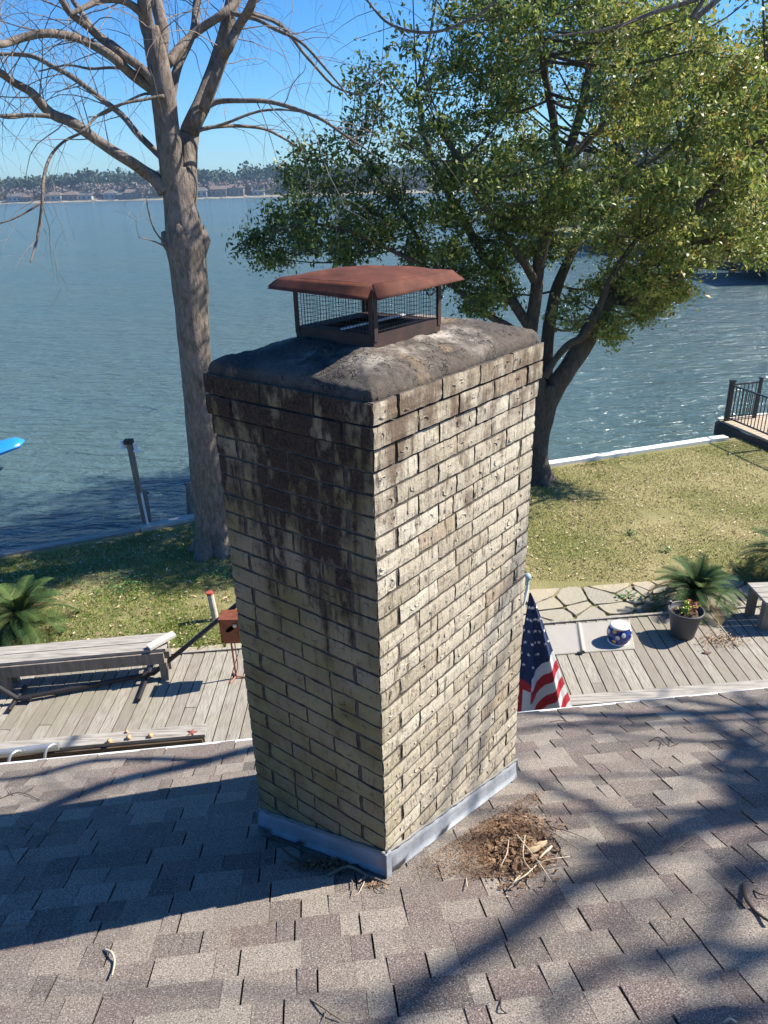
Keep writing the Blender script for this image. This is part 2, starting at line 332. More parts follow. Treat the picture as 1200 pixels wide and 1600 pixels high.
for a in ((8, 14, 5, FW2, FR, 'white house with grey roof at the far left end of the far shore'), (30, 10, 4, FW, FR2, 'small brown roofed house second from the left on the far shore'),
          (72, 16, 5, FW2, FR2, 'pale house with reddish roof left of the hanging bare branch on the far shore', True), (98, 15, 5, FW, FR2, 'pinkish house with brown roof in the middle of the left shore row', True),
          (118, 16, 4.5, FW2, FR, 'long white house with dark roof, fourth from the bare tree on the far shore'), (158, 12, 5.5, FW2, FR, 'white house with dark roof and porch, third from the bare tree on the far shore', True),
          (182, 13, 4, FW, FR, 'tan low house second from the bare tree on the far shore'), (200, 16, 5.5, FW, FR2, 'brown roofed house next left of the bare tree trunk on the far shore'),
          (312, 16, 5.5, FW2, FR, 'grey white house just right of the bare tree trunk on the far shore', True), (342, 15, 6.5, FW, FR2, 'pinkish gabled house among pines right of the bare tree on the far shore'),
          (366, 18, 7.5, FW, FR2, 'largest pink brick house among the pines on the far shore', True), (402, 12, 4, FW2, FR, 'white house beside the evergreen crown on the far shore')): lake_house(*a)
# piers on the far shore
for i, (px, L) in enumerate(((20, 14), (92, 16), (140, 12), (170, 14), (330, 15), (352, 12), (388, 16))):
    q = PY(px, 310, 806); t = thing('pier', (q.x, shy(q.x)-L/2, -.6), 'low pale pier '+('at the far left of the far shore', 'below the pinkish house on the far shore', 'below the long white house on the far shore', 'below the porch house left of the bare tree', 'below the gabled house right of the bare tree', 'below the largest pink house on the far shore', 'nearest the evergreen crown on the far shore')[i], 'pier', 'piers on the far shore')
    b = MB(); b.box((q.x, shy(q.x)-L/2, .25), (6, L, .3)); b.build('walkway', FW2, t)
    for s in (-1, 1):
        for k in (-.4, 0, .4): b = MB(); b.box((q.x+s*2.6, shy(q.x)-L/2+k*L, -.25), (.4, .4, .8)); b.build('pile', FR, t)
# ---------------------------------------------------------------- neighbouring shore at the right
NS = [Vector((19.5, 90, 0)), Vector((20.5, 74.5, 0)), Vector((22.9, 60, 0)), Vector((27, 54, 0)), Vector((60, 50, 0)), Vector((120, 50, 0))]
b = MB(); b.face([tuple(q+Vector((0, 0, .5))) for q in NS]+[(120, 160, .5), (18, 160, .5)]); b.build('neighbour_lawn', simple('neighbour_grass', (.13, .14, .05), .95, .4, .8), kind='structure')
t = thing('retaining_wall', NS[2], 'dark timber retaining wall at the water edge across the inlet', 'wall')
b = MB()
for a, c in zip(NS, NS[1:]): b.bar(a+Vector((0, 0, -.1)), c+Vector((0, 0, -.1)), .3, 1.3)
b.build('planks', simple('dark_wall_wood', (.10, .085, .075), .9, .4, 3, (4, 4, .4)), t)
b = MB()
for a, c in zip(NS, NS[1:]): b.bar(a+Vector((0, 0, .58)), c+Vector((0, 0, .58)), .42, .1)
b.build('coping', GREYW, t)
# boathouse
BH = Vector((30, 51, 0)); t = thing('boathouse', BH, 'dark open boathouse standing in the water below the evergreen crown', 'boathouse')
DK = simple('dark_timber', (.07, .06, .055), .9, .4, 3)
b = MB(); b.box(BH+Vector((4, 0, .35)), (20, 6, .35)); b.build('platform', DK, t)
for i in range(6):
    for s in (-1, 1): b = MB(); b.box(BH+Vector((-5.5+i*3.8, s*2.7, .9)), (.3, .3, 3.2)); b.build('post', DK, t)
b = MB(); z = 2.6; b.face([BH+Vector((-6.5, -3.6, z)), BH+Vector((14.5, -3.6, z)), BH+Vector((13, 0, z+1.5)), BH+Vector((-5, 0, z+1.5))]); b.face([BH+Vector((14.5, 3.6, z)), BH+Vector((-6.5, 3.6, z)), BH+Vector((-5, 0, z+1.5)), BH+Vector((13, 0, z+1.5))]); b.build('roof', FR, t)
# neighbour house
q = Vector((36, 78, .5)); t = thing('neighbour_house', q, 'tan house with vertical siding seen through a gap in the evergreen crown', 'house')
m = NT('tan_siding'); wv = m.noise(3, 1, (3, 3, .02)); TS = m.out(m.ramp(wv, [(.4, (.45, .33, .22)), (.6, (.33, .23, .15))]), .8)
b = MB(); b.box(q+Vector((0, 5, 3)), (15, 10, 6)); b.build('wall', TS, t)
b = MB(); x0, x1, y0, y1, z = q.x-8.3, q.x+8.3, q.y-.8, q.y+10.8, 6.55; b.face([(x0, y0, z), (x1, y0, z), (x1-4, q.y+5, z+3.2), (x0+4, q.y+5, z+3.2)]); b.face([(x1, y1, z), (x0, y1, z), (x0+4, q.y+5, z+3.2), (x1-4, q.y+5, z+3.2)]); b.face([(x0, y1, z), (x0, y0, z), (x0+4, q.y+5, z+3.2)]); b.face([(x1, y0, z), (x1, y1, z), (x1-4, q.y+5, z+3.2)]); b.build('roof', FR, t)
for dx in (-5, -1.5, 2.5, 5.6): b = MB(); b.box(q+Vector((dx, -.05, 3)), (1.6, .1, 2.2)); b.build('window', FWIN, t)
# ================================================================== HOUSE
ROOF = NT('shingle'); r = ROOF
gr = r.noise(210, 3, rough=.75); bl = r.noise(3, 4); med = r.noise(90, 2)
c = r.ramp(r.tint(), [(0, (.108, .088, .080)), (.22, (.155, .128, .113)), (.45, (.205, .17, .147)), (.62, (.275, .236, .20)), (.8, (.155, .122, .112)), (1, (.172, .128, .115))])
c = r.mix(r.ramp(gr, [(.38, .85), (.48, 0)]), c, (.035, .03, .03)); c = r.mix(r.ramp(gr, [(.55, 0), (.66, .62)]), c, (.58, .54, .49))
c = r.mix(r.ramp(bl, [(.4, 0), (.75, .3)]), c, (.11, .10, .09))
ROOFM = r.out(c, .93, gr, .7, .004, .2)
DRIP = simple('painted_drip_edge', (.78, .79, .80), .4, .06, 20, bs=.05)
SIDING = simple('house_siding', (.50, .46, .38), .8, .1, 3)
house = thing('house', roofp(2.2, 2.5, -3.5), 'single storey house whose grey and brown shingle roof carries the chimney', 'house')
S0, S1, DR = -5.5, 9.0, 5.5
b = MB(); b.face([roofp(S0, .0, -.012), roofp(S1, 0, -.012), roofp(S1, DR, -.012), roofp(S0, DR, -.012)], .1)
ex = .127
d = -.012; row = 0
while d < DR-.1:
    s = S0+random.uniform(-.3, 0)
    nxt = s+.3*random.uniform(.4, 1)
    near = -1.2 < 0
    while s < S1:
        wd = random.choice((.09, .11, .13, .15, .18, .14, .22)); 
        gap = .0
        if s+wd > nxt: wd = max(.06, nxt-s); gap = .0045; nxt += random.choice((.26, .30, .34, .24, .40))
        s2 = min(s+wd, S1); hb = random.choice((.0045, .010)); t = random.choices((random.uniform(0, .22), random.uniform(.2, .45), random.uniform(.42, .62), random.uniform(.56, .66), random.uniform(.78, 1)), (2, 4.5, 5, 2.6, 3))[0]
        jl = random.uniform(-.002, .002); nseg = 1
        A_, B_ = roofp(s+gap*.3, d+jl, hb), roofp(s2-gap, d+jl, hb); C_, D_ = roofp(s2-gap, d+ex*.93+.012, .0015), roofp(s+gap*.3, d+ex*.93+.012, .0015)
        b.face([A_, B_, C_, D_], t)
        lo = -.011
        b.face([roofp(s+gap*.3, d+jl, lo), roofp(s2-gap, d+jl, lo), B_, A_], 0.0)
        b.face([roofp(s+gap*.3, d+jl, lo), A_, D_, roofp(s+gap*.3, d+ex*.93+.012, lo)], .0); b.face([B_, roofp(s2-gap, d+jl, lo), roofp(s2-gap, d+ex*.93+.012, lo), C_], .0)
        s = s2+(.0015 if gap else .0)
        if s2 >= S1: break
    d += ex*.93; row += 1
roof = b.build('roof', ROOFM, house)
b = MB()   # back slope and ridge
def roofb(s, q, h=0): return E0+Ee*s-Eg*(DR+q)+Vector((0, 0, DR*SL-q*SL+h))
b.face([roofb(S1, 0, -.01), roofb(S0, 0, -.01), roofb(S0, 5.5, -.01), roofb(S1, 5.5, -.01)], .4)
b.bar(roofb(S0, 0, .012), roofb(S1, 0, .012), .24, .03, t=.4); b.build('back_roof_slope', ROOFM, house)
b = MB(); b.bar(roofp(S0, -.040, -.016), roofp(S1, -.040, -.016), .058, .022, up=RN); b.build('drip_edge', DRIP, house)
b = MB(); b.bar(roofp(S0, .0, -.13), roofp(S1, .0, -.13), .024, .16); b.build('fascia', WHITE, house)
b = MB()
def wl_(s, dd, z): q = E0+Ee*s-Eg*dd; return (q.x, q.y, z)
b.face([wl_(S0+.3, .55, 0), wl_(S1-.3, .55, 0), wl_(S1-.3, .55, 2.62), wl_(S0+.3, .55, 2.62)]); b.face([wl_(S1-.3, 10.4, 0), wl_(S0+.3, 10.4, 0), wl_(S0+.3, 10.4, 2.62), wl_(S1-.3, 10.4, 2.62)])
for s in (S0+.3, S1-.3): b.face([wl_(s, .55, 0), wl_(s, .55, 2.62), wl_(s, DR, 4.65), wl_(s, 10.4, 2.62), wl_(s, 10.4, 0)])
b.build('wall', SIDING, house)
b = MB(); b.face([wl_(S0, .0, 2.34), wl_(S1, .0, 2.34), wl_(S1, .56, 2.34), wl_(S0, .56, 2.34)]); b.build('soffit', WHITE, house)
# ================================================================== CHIMNEY (local: x along the sunlit face, y along the shaded face)
CA = Vector((-.026, 1.925, 0)); ZT = 4.877; W, D = .97, .66; ROT = R(90-38.25)
chim = thing('brick_chimney', (CA.x, CA.y, 0), 'tall tan brick chimney stained dark near its top under a rusty cap', 'chimney', local=True, rz=ROT)
UX = Vector((math.cos(ROT), math.sin(ROT), 0)); UY = Vector((-UX.y, UX.x, 0))
def c2w(x, y, z): return CA+UX*x+UY*y+Vector((0, 0, z))
def roofz(x, y):
    q = c2w(x, y, 0); dd = -(q-E0).dot(Eg); return 2.5+dd*SL
m = NT('tumbled_brick'); z = m.axis(2); xo = m.axis(0); yo = m.axis(1)
base = m.ramp(m.tint(), [(0, (.385, .33, .245)), (.35, (.455, .395, .30)), (.7, (.50, .44, .34)), (.93, (.55, .495, .39)), (1, (.40, .32, .23))])
scr = m.noise(34, 5, (1, 1, .22), .65, .4); fine = m.noise(120, 4); blot = m.noise(5, 5, (1, 1, .8))
# the tan faces darken at scratches
c = m.mix(m.ramp(scr, [(.34, .9), (.44, 0)]), base, (.10, .075, .05)); c = m.mix(m.ramp(m.noise(85, 4, (1, 1, .22), .75), [(.36, .85), (.44, 0)]), c, (.07, .05, .035)); c = m.mix(m.ramp(blot, [(.5, 0), (.75, .35)]), c, (.36, .29, .18))
# shaded west face (local x small): shade painted into the base tone, plus moss film and run-off stain below the crown
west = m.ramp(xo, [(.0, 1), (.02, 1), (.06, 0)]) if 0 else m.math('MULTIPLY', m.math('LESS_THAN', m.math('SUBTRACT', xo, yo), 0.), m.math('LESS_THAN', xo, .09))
zr = m.math('SUBTRACT', ZT, z)                     # distance below the top
streak = m.math('ADD', m.math('MULTIPLY', m.noise(7, 6, (1, 1, .14), .6, .3), .55), m.math('MULTIPLY', m.noise(5, 6, (1, 1, .8), .7), .45)); streak2 = m.noise(17, 5, (1, 1, .16), .6)
edge = m.math('MULTIPLY', m.ramp(m.math('MULTIPLY', yo, 1.5), [(.0, .45), (.15, .95), (.6, 1), (.95, .5)]), 1.)
reach = m.math('MULTIPLY', edge, 1.0)
s1 = m.math('ADD', m.math('SUBTRACT', reach, zr), m.math('MULTIPLY', m.math('SUBTRACT', streak, .5), 3.0))
s1 = m.math('ADD', s1, m.math('MULTIPLY', m.math('SUBTRACT', streak2, .5), 1.3))
st1 = m.math('MULTIPLY', m.math('MULTIPLY', m.ramp(s1, [(.12, 0), (.42, .95)]), m.ramp(m.noise(13, 6, (1, 1, .45), .7), [(.38, .2), (.48, 1)])), west)
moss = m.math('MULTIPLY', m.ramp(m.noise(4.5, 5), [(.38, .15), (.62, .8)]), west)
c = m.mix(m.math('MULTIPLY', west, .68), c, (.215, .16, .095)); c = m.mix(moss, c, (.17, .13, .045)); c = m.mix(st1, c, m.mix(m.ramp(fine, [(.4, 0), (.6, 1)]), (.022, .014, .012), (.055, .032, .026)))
# sunny face: soot and rust just under the crown
south = m.math('SUBTRACT', 1., west)
s2 = m.math('ADD', m.math('SUBTRACT', .42, m.math('MULTIPLY', zr, 1.15)), m.math('MULTIPLY', m.math('SUBTRACT', streak2, .5), 1.3))
s2 = m.math('ADD', s2, m.math('MULTIPLY', m.math('SUBTRACT', m.noise(4.2, 6, rough=.7), .5), 2.6))
c = m.mix(m.math('MULTIPLY', m.ramp(s2, [(.05, 0), (.5, .85)]), south), c, (.115, .075, .05))
# green-yellow film at the south-west arris low down
gf = m.math('MULTIPLY', m.math('MULTIPLY', m.ramp(xo, [(0, 1), (.12, 0)]), m.ramp(zr, [(.6, 0), (1.0, .5)])), m.ramp(m.noise(11, 4), [(.4, 0), (.6, 1)]))
c = m.mix(gf, c, (.30, .28, .13))
bh = m.math('ADD', m.math('MULTIPLY', scr, 1.), m.math('MULTIPLY', fine, .35))
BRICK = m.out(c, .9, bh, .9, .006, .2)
m = NT('old_mortar'); MORT = m.out(m.ramp(m.noise(30, 5), [(.3, (.04, .033, .026)), (.7, (.12, .10, .08))]), .95, m.noise(80, 4), .8, .01)
CH = .0677; NR = 35
b = MB()
def brickbox(o, ax, ln, row, t, outn, proj=0.):
    """o: corner at outer face start (x,y), ax: along direction, outn: outward normal (2-vectors)."""
    hz = CH-.0082; z1 = ZT-row*CH; z0 = z1-hz; dz = random.uniform(-.0012, .0012); pr = random.uniform(-.001, .0015)+proj; tw = random.uniform(-.0008, .0008)
    nx = max(3, int(ln/.022)); nz_ = 4; dep = .07; base = len(b.v); seed = random.random()*50
    for k in range(nz_+1):
        for i in range(nx+1):
            u = i/nx; v = k/nz_; s = u*ln; zz = z0+v*hz+dz; bord = (i in (0, nx)) or (k in (0, nz_))
            oo = pr+tw*(u-.5)*2+.0022*noise.noise((s*28+seed, v*3, seed))+(-.0014*random.uniform(.3, 1.6) if bord else 0)
            if (i in (0, nx)) and (k in (0, nz_)): oo -= .0015
            js = random.uniform(-.0015, .0015) if bord else 0; jz = random.uniform(-.0012, .0012) if bord else 0
            b.v.append((o[0]+ax[0]*(s+js)+outn[0]*oo, o[1]+ax[1]*(s+js)+outn[1]*oo, zz+jz))
    flip = (ax[0]*outn[1]-ax[1]*outn[0]) > 0
    def add(f):
        b.f.append(tuple(reversed(f)) if flip else f); b.t.append(t); b.m.append(0)
    for k in range(nz_):
        for i in range(nx):
            q = base+k*(nx+1)+i; add((q, q+1, q+nx+2, q+nx+1))
    # rim back into the wall
    ring = [base+i for i in range(nx+1)]+[base+k*(nx+1)+nx for k in range(1, nz_+1)]+[base+nz_*(nx+1)+i for i in range(nx-1, -1, -1)]+[base+k*(nx+1) for k in range(nz_-1, 0, -1)]
    rb = len(b.v)
    for q in ring: vx = b.v[q]; b.v.append((vx[0]-outn[0]*dep, vx[1]-outn[1]*dep, vx[2]))
    for i in range(len(ring)): j = (i+1) % len(ring); add((ring[j], ring[i], rb+i, rb+j)); b.m[-1] = 1
    # curved trowel gouges: small raised crescents
    if (o, ) and outn in ((0, -1), (-1, 0)):
        for _ in range(int(ln/.075)+random.choice((-1, 0, 1))):
            cs = random.uniform(.015, ln-.015); cz = random.uniform(z0+.02, z1-.022); rr = random.uniform(.009, .018); a0 = random.uniform(0, 6.28); sw = random.uniform(1.2, 2.6); n = 6; bb = len(b.v)
            for q in range(n+1):
                a = a0+sw*q/n; wdt = .0014*math.sin(math.pi*(q+.25)/(n+.5))+.0003
                for rad, hh in ((rr-wdt*1.6, 0.), (rr, .0021), (rr+wdt*1.6, 0.)):
                    s = cs+math.cos(a)*rad; zz = cz+math.sin(a)*rad*.8; oo = pr+hh+.0008; b.v.append((o[0]+ax[0]*s+outn[0]*oo, o[1]+ax[1]*s+outn[1]*oo, zz))
            for q in range(n):
                for e in (0, 1): k = bb+q*3+e; add((k, k+1, k+4, k+3))
def wall(o, ax, outn, L, row, nb, proj):
    g = .0075; u = L/nb
    xs_ = [0]; full = .2155; 
    while xs_[-1]+full < L-.05: xs_.append(xs_[-1]+full)
    xs_.append(L)
    if len(xs_) > 2 and xs_[-1]-xs_[-2] > .27: xs_.insert(-1, xs_[-1]-.108)
    if nb < 0: xs_ = [L-q for q in reversed(xs_)]
    for a, c in zip(xs_, xs_[1:]):
        if random.random() < .06 and c-a > .2:   # a cut brick
            mid = a+(c-a)*random.uniform(.35, .6); segs = ((a, mid), (mid, c))
        else: segs = ((a, c),)
        for p, q in segs:
            brickbox((o[0]+ax[0]*(p+g/2), o[1]+ax[1]*(p+g/2)), ax, q-p-g, row, (random.uniform(0, .93) if random.random() > .015 else 1.), outn, proj)
HD = .1
for row in range(NR):
    pj = (.013 if row < 2 else (.004 if row < 3 else 0)); e = pj; h2 = HD+.008
    if ZT-row*CH < min(roofz(0, 0), roofz(W, 0), roofz(0, D), roofz(W, D))-.05: break
    if row % 2 == 0:
        wall((h2, 0), (1, 0), (0, -1), W-h2+e, row, 1, pj); wall((0, -e), (0, 1), (-1, 0), D+2*e, row, 1, pj)
        wall((h2, D), (1, 0), (0, 1), W-h2+e, row, 1, pj); wall((W, h2), (0, 1), (1, 0), D-2*h2, row, 1, pj)
        brickbox((-e+.0045, 0), (1, 0), HD+e-.009, row, random.random()*.9, (0, -1), pj); brickbox((-e+.0045, D), (1, 0), HD+e-.009, row, random.random()*.9, (0, 1), pj)
        brickbox((W, .0045), (0, 1), HD-.009, row, random.random()*.9, (1, 0), pj); brickbox((W, D-HD+.0045), (0, 1), HD-.009, row, random.random()*.9, (1, 0), pj)
    else:
        wall((-e, 0), (1, 0), (0, -1), W-h2+e, row, 1, pj); wall((0, h2), (0, 1), (-1, 0), D-2*h2, row, -1, pj)
        wall((-e, D), (1, 0), (0, 1), W+2*e, row, 1, pj); wall((W, -e), (0, 1), (1, 0), D-h2+e, row, 1, pj)
        brickbox((0, .0045-e), (0, 1), HD+e-.009, row, random.random()*.9, (-1, 0), pj); brickbox((0, D-HD+.0045), (0, 1), HD-.009+e, row, random.random()*.9, (-1, 0), pj)
        brickbox((W-HD+.0045, 0), (1, 0), HD-.009+e, row, random.random()*.9, (0, -1), pj); brickbox((W, D-HD+.0045), (0, 1), HD-.009+e, row, random.random()*.9, (1, 0), pj)
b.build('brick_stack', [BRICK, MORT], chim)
b = MB(); zb = 2.55; b.box((W/2, D/2, (ZT-.003+zb)/2), (W-.009, D-.009, ZT-.003-zb)); b.build('mortar', MORT, chim)
# flashing skirts follow the roof
FL = NT('grey_flashing'); FLM = FL.out(FL.ramp(FL.noise(4, 5), [(.3, (.22, .235, .26)), (.7, (.33, .35, .38))]), .75, FL.noise(7, 4), .5, .03, spec=.2)
def skirt(x0, y0, x1, y1, nx_, ny_):
    b = MB(); n = 14; hgt = .105; e = .010; u_ = Vector((x1-x0, y1-y0, 0)); L = u_.length
    def fn(u, v):
        x = x0+(x1-x0)*u; y = y0+(y1-y0)*u; zz = roofz(x, y); ww = .005*noise.noise((u*7, v*2, x0*3))
        if v < .5: k = v/.5; return Vector((x+nx_*(e+.002*(1-k)), y+ny_*(e+.002*(1-k)), roofz(x+nx_*(e+.002*(1-k)), y+ny_*(e+.002*(1-k)))+.010))
        k = (v-.5)/.5; return Vector((x+nx_*(e+ww-.004*k), y+ny_*(e+ww-.004*k), zz+.012+(hgt+.004*noise.noise((u*9, 3, 3)))*k))
    b.grid(fn, n, 6); o = b.build('flashing', FLM, chim, True); s = o.modifiers.new('t', 'SOLIDIFY'); s.thickness = .0015; return o
skirt(-.012, 0, W+.012, 0, 0, -1); skirt(0, D+.010, 0, -.010, -1, 0); skirt(W, -.010, W, D+.010, 1, 0); skirt(W+.012, D, -.012, D, 0, 1)
b = MB(); z0 = roofz(0, 0); b.box((-.0, -.012, z0+.06), (.028, .006, .125), j=.0015); b.build('corner_seam', FLM, chim)
m = NT('sealant'); SEAL = m.out((.22, .21, .19), .9, m.noise(60, 4), 1, .01)
b = MB()
for (x0, y0, x1, y1, nx_, ny_) in ((0, 0, W, 0, 0, -1), (0, D, 0, 0, -1, 0)):
    pts = []; rd = []
    for i in range(41):
        u = i/40; x = x0+(x1-x0)*u+nx_*.006; y = y0+(y1-y0)*u+ny_*.006; pts.append((x, y, roofz(x, y)+.117+.006*noise.noise((u*12, 1, x0)))); rd.append(.006+.004*noise.noise((u*22, 4, 1)))
    b.tube(pts, rd, 6)
b.build('sealant_bead', SEAL, chim, True)
# mortar crown
m = NT('mortar_crown'); n1 = m.noise(4.2, 6, rough=.65); n2 = m.noise(38, 6, rough=.65); xo = m.axis(0); yo = m.axis(1)
crk = m.vor(5.5, 'DISTANCE_TO_EDGE'); wob = m.noise(9, 4)
b1 = m.ramp(n1, [(.43, (.04, .032, .028)), (.52, (.125, .103, .086)), (.62, (.34, .30, .26))])
ring = m.math('SUBTRACT', 1., m.ramp(m.math('DISTANCE', 0, 0) if 0 else m.noise(2, 2), [(0, 0), (1, 0)]))
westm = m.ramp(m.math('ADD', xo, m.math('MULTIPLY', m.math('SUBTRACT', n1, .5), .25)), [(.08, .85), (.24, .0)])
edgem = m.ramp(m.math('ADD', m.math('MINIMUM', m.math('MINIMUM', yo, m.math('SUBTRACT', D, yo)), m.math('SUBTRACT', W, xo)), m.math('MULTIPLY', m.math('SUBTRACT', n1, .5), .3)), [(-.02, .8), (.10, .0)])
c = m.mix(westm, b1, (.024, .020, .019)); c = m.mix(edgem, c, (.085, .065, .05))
c = m.mix(m.ramp(m.noise(6.3, 3), [(.62, 0), (.72, .6)]), c, (.30, .20, .10)); c = m.mix(m.ramp(n2, [(.38, .6), (.50, 0)]), c, (.035, .027, .022)); c = m.mix(m.ramp(m.noise(150, 3), [(.60, 0), (.72, .3)]), c, (.34, .30, .25))
cr1 = m.math('ABSOLUTE', m.math('SUBTRACT', m.noise(3.4, 5, rough=.7), .5)); cr2 = m.math('ABSOLUTE', m.math('SUBTRACT', m.noise(6.1, 5, (1, 1, 1), .7, .3), .52)); crk = m.math('MINIMUM', cr1, cr2); ck = m.math('MULTIPLY', m.ramp(crk, [(.0015, 1), (.006, 0)]), m.ramp(wob, [(.5, 0), (.56, 1)]))
c = m.mix(ck, c, (.015, .013, .012))
hb = m.math('SUBTRACT', m.math('ADD', n2, m.math('MULTIPLY', m.noise(14, 5), 1.5)), m.math('MULTIPLY', ck, 1.5))
CROWN = m.out(c, .95, hb, .8, .006)
b = MB()
def crown(u, v):
    ext = .011; x = -ext+(W+2*ext)*u; y = -ext+(D+2*ext)*v
    ed = min(x+ext, W+ext-x, y+ext, D+ext-y); wx = .010*noise.noise((x*6, y*6, 2))+.005*noise.noise((x*17, y*17, 2))+.003*noise.noise((x*48, y*48, 2))
    f = .030*(1-math.exp(-ed/.012))+.064*min(1, ed/.2)**.85
    r_ = .035; f2 = -.010+f
    # rounded rim: pull the outermost ring in
    if ed < .02: k = (1-ed/.02)*.010; cx, cy = W/2, D/2; x += k*(1 if x < cx else -1)*(1 if min(x+ext, W+ext-x) < .03 else 0); y += k*(1 if y < cy else -1)*(1 if min(y+ext, D+ext-y) < .03 else 0)
    return Vector((x+.5*wx*(ed < .03), y+.5*wx*(ed < .03), ZT+.011+f2+wx*min(1, ed/.03)*1.2+.006*noise.noise((x*60, y*60, 0))*.5))
def cu(t): return .5-.5*math.cos(math.pi*t)*(.35)-.5*(1-2*t)*.65
b.grid(lambda u, v: crown(cu(u), cu(v)), 96, 72)
nU, nV = 96, 72; ringi = [i for i in range(nU+1)]+[j*(nU+1)+nU for j in range(1, nV+1)]+[nV*(nU+1)+i for i in range(nU-1, -1, -1)]+[j*(nU+1) for j in range(nV-1, 0, -1)]
rb = len(b.v)
for q in ringi: vx = b.v[q]; b.v.append((vx[0]*.995+.0024, vx[1]*.995+.0016, ZT-.0015))
for i in range(len(ringi)): j = (i+1) % len(ringi); b.f.append((ringi[j], ringi[i], rb+i, rb+j)); b.t.append(0); b.m.append(0)
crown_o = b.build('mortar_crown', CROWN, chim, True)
# ---- cap
m = NT('rusty_steel'); n = m.noise(11, 6, rough=.65); n2 = m.noise(45, 5)
RUST = m.out(m.mix(m.ramp(n2, [(.42, 0), (.62, .5)]), m.ramp(n, [(.3, (.060, .020, .013)), (.55, (.115, .037, .022)), (.75, (.175, .062, .034))]), (.075, .03, .022)), .82, n2, .3, .002, .2)
m = NT('dark_rust'); RUSTD = m.out(m.ramp(m.noise(20, 5), [(.3, (.02, .012, .01)), (.7, (.06, .025, .018))]), .7)
m = NT('black_wire'); WIRE = m.out((.018, .016, .016), .6)
X0, X1, Y0, Y1, ZB = .225, .57, .165, .475, 4.965; BHt = .040; ZL = 5.128
b = MB(); w_ = .004
b.box(((X0+X1)/2, Y0, ZB+BHt/2), (X1-X0+.004, w_, BHt)); b.box(((X0+X1)/2, Y1, ZB+BHt/2), (X1-X0+.004, w_, BHt)); b.box((X0, (Y0+Y1)/2, ZB+BHt/2), (w_, Y1-Y0-.004, BHt)); b.box((X1, (Y0+Y1)/2, ZB+BHt/2), (w_, Y1-Y0-.004, BHt))
for yy, n_ in ((Y0+.03, 1), (Y1-.03, -1)): b.box(((X0+X1)/2, yy, ZB+BHt-.002), (X1-X0-.006, .055, .003))
for xx in (X0+.03, X1-.03): b.box((xx, (Y0+Y1)/2, ZB+BHt-.0035), (.055, Y1-Y0-.006, .003))
caproot = b.build('chimney_cap', RUSTD, chim); caproot['_local'] = 1
for xx, yy in ((X0, Y0), (X1, Y0), (X0, Y1), (X1, Y1)):
    b = MB(); sx = 1 if xx == X0 else -1; sy = 1 if yy == Y0 else -1; z = (ZB+BHt*.5+ZL)/2; hh = ZL-ZB-BHt*.5
    b.box((xx+sx*.010-sx*.0035, yy-sy*.0035, z), (.017, .003, hh)); b.box((xx-sx*.0035, yy+sy*.010-sy*.0035, z), (.003, .016, hh)); b.build('corner_post', RUSTD, caproot)
b = MB(); ws = .0010; sp = .0127
def scr(a, c):
    a = Vector(a); c = Vector(c); L = (c-a).length; n = int(L/sp)
    for i in range(1, n): q = a.lerp(c, i/n); b.bar(q+Vector((0, 0, BHt-.004)), q+Vector((0, 0, ZL-ZB)), ws)
    k = 1
    while ZB+BHt+k*sp < ZL+.002: b.bar(a+Vector((0, 0, BHt+k*sp-.004)), c+Vector((0, 0, BHt+k*sp-.004)), ws); k += 1
scr((X0, Y0, ZB), (X1, Y0, ZB)); scr((X0, Y1, ZB), (X1, Y1, ZB)); scr((X0, Y0, ZB), (X0, Y1, ZB)); scr((X1, Y0, ZB), (X1, Y1, ZB))
b.build('wire_screen', WIRE, caproot)
b = MB(); ov = .062; ins = .034; lx0, lx1, ly0, ly1 = X0-ov-.005, X1+ov, Y0-ov, Y1+ov; zt_ = ZL+.026; zo_ = ZL-.010; zr_ = ZL+.050
I = [Vector((lx0+ins, ly0+ins, zt_)), Vector((lx1-ins, ly0+ins, zt_)), Vector((lx1-ins, ly1-ins, zt_)), Vector((lx0+ins, ly1-ins, zt_))]
RA, RB2 = Vector(((lx0+lx1)/2-.09, (ly0+ly1)/2, zr_)), Vector(((lx0+lx1)/2+.09, (ly0+ly1)/2, zr_))
def facet(a, c, d, e, bow=.013, n=10):
    nn = (c-a).cross(e-a).normalized(); nn = nn if nn.z > 0 else -nn
    def f(u, v): p = a.lerp(c, u).lerp(e.lerp(d, u), v); k = math.sin(math.pi*u)*math.sin(math.pi*v); return p+nn*(bow*k+.0018*k*noise.noise(p*14)+.003*noise.noise(Vector((p.x*5, p.y*5, 3)))*min(1, 4*v)*(1 if v < 1 else 0)*math.sin(math.pi*v))
    b.grid(f, n, n)
def lidtop(u, v):
    x = I[0].x+(I[1].x-I[0].x)*u; y = I[0].y+(I[3].y-I[0].y)*v; X = abs(2*u-1); Y = abs(2*v-1); d = 1-min(1, (X**5+Y**5)**.2); p = Vector((x, y, 0)); e = 1-max(X, Y)
    return Vector((x, y, zt_+(zr_-zt_)*(1-(1-d)**1.7)+(.004*noise.noise(p*5)+.0018*noise.noise(p*14))*min(1, e*5)))
b.grid(lidtop, 36, 36)
O = [(I[0], I[1], Vector((lx0+.012, ly0, zo_-.004)), Vector((lx1-.012, ly0, zo_+.006))), (I[1], I[2], Vector((lx1, ly0+.014, zo_+.008)), Vector((lx1, ly1-.014, zo_+.012))), (I[2], I[3], Vector((lx1-.014, ly1, zo_+.01)), Vector((lx0+.014, ly1, zo_+.01))), (I[3], I[0], Vector((lx0, ly1-.014, zo_+.006)), Vector((lx0, ly0+.030, zo_-.006)))]
for a, c, oa, oc in O: facet(a, c, oc, oa, 0, 4)
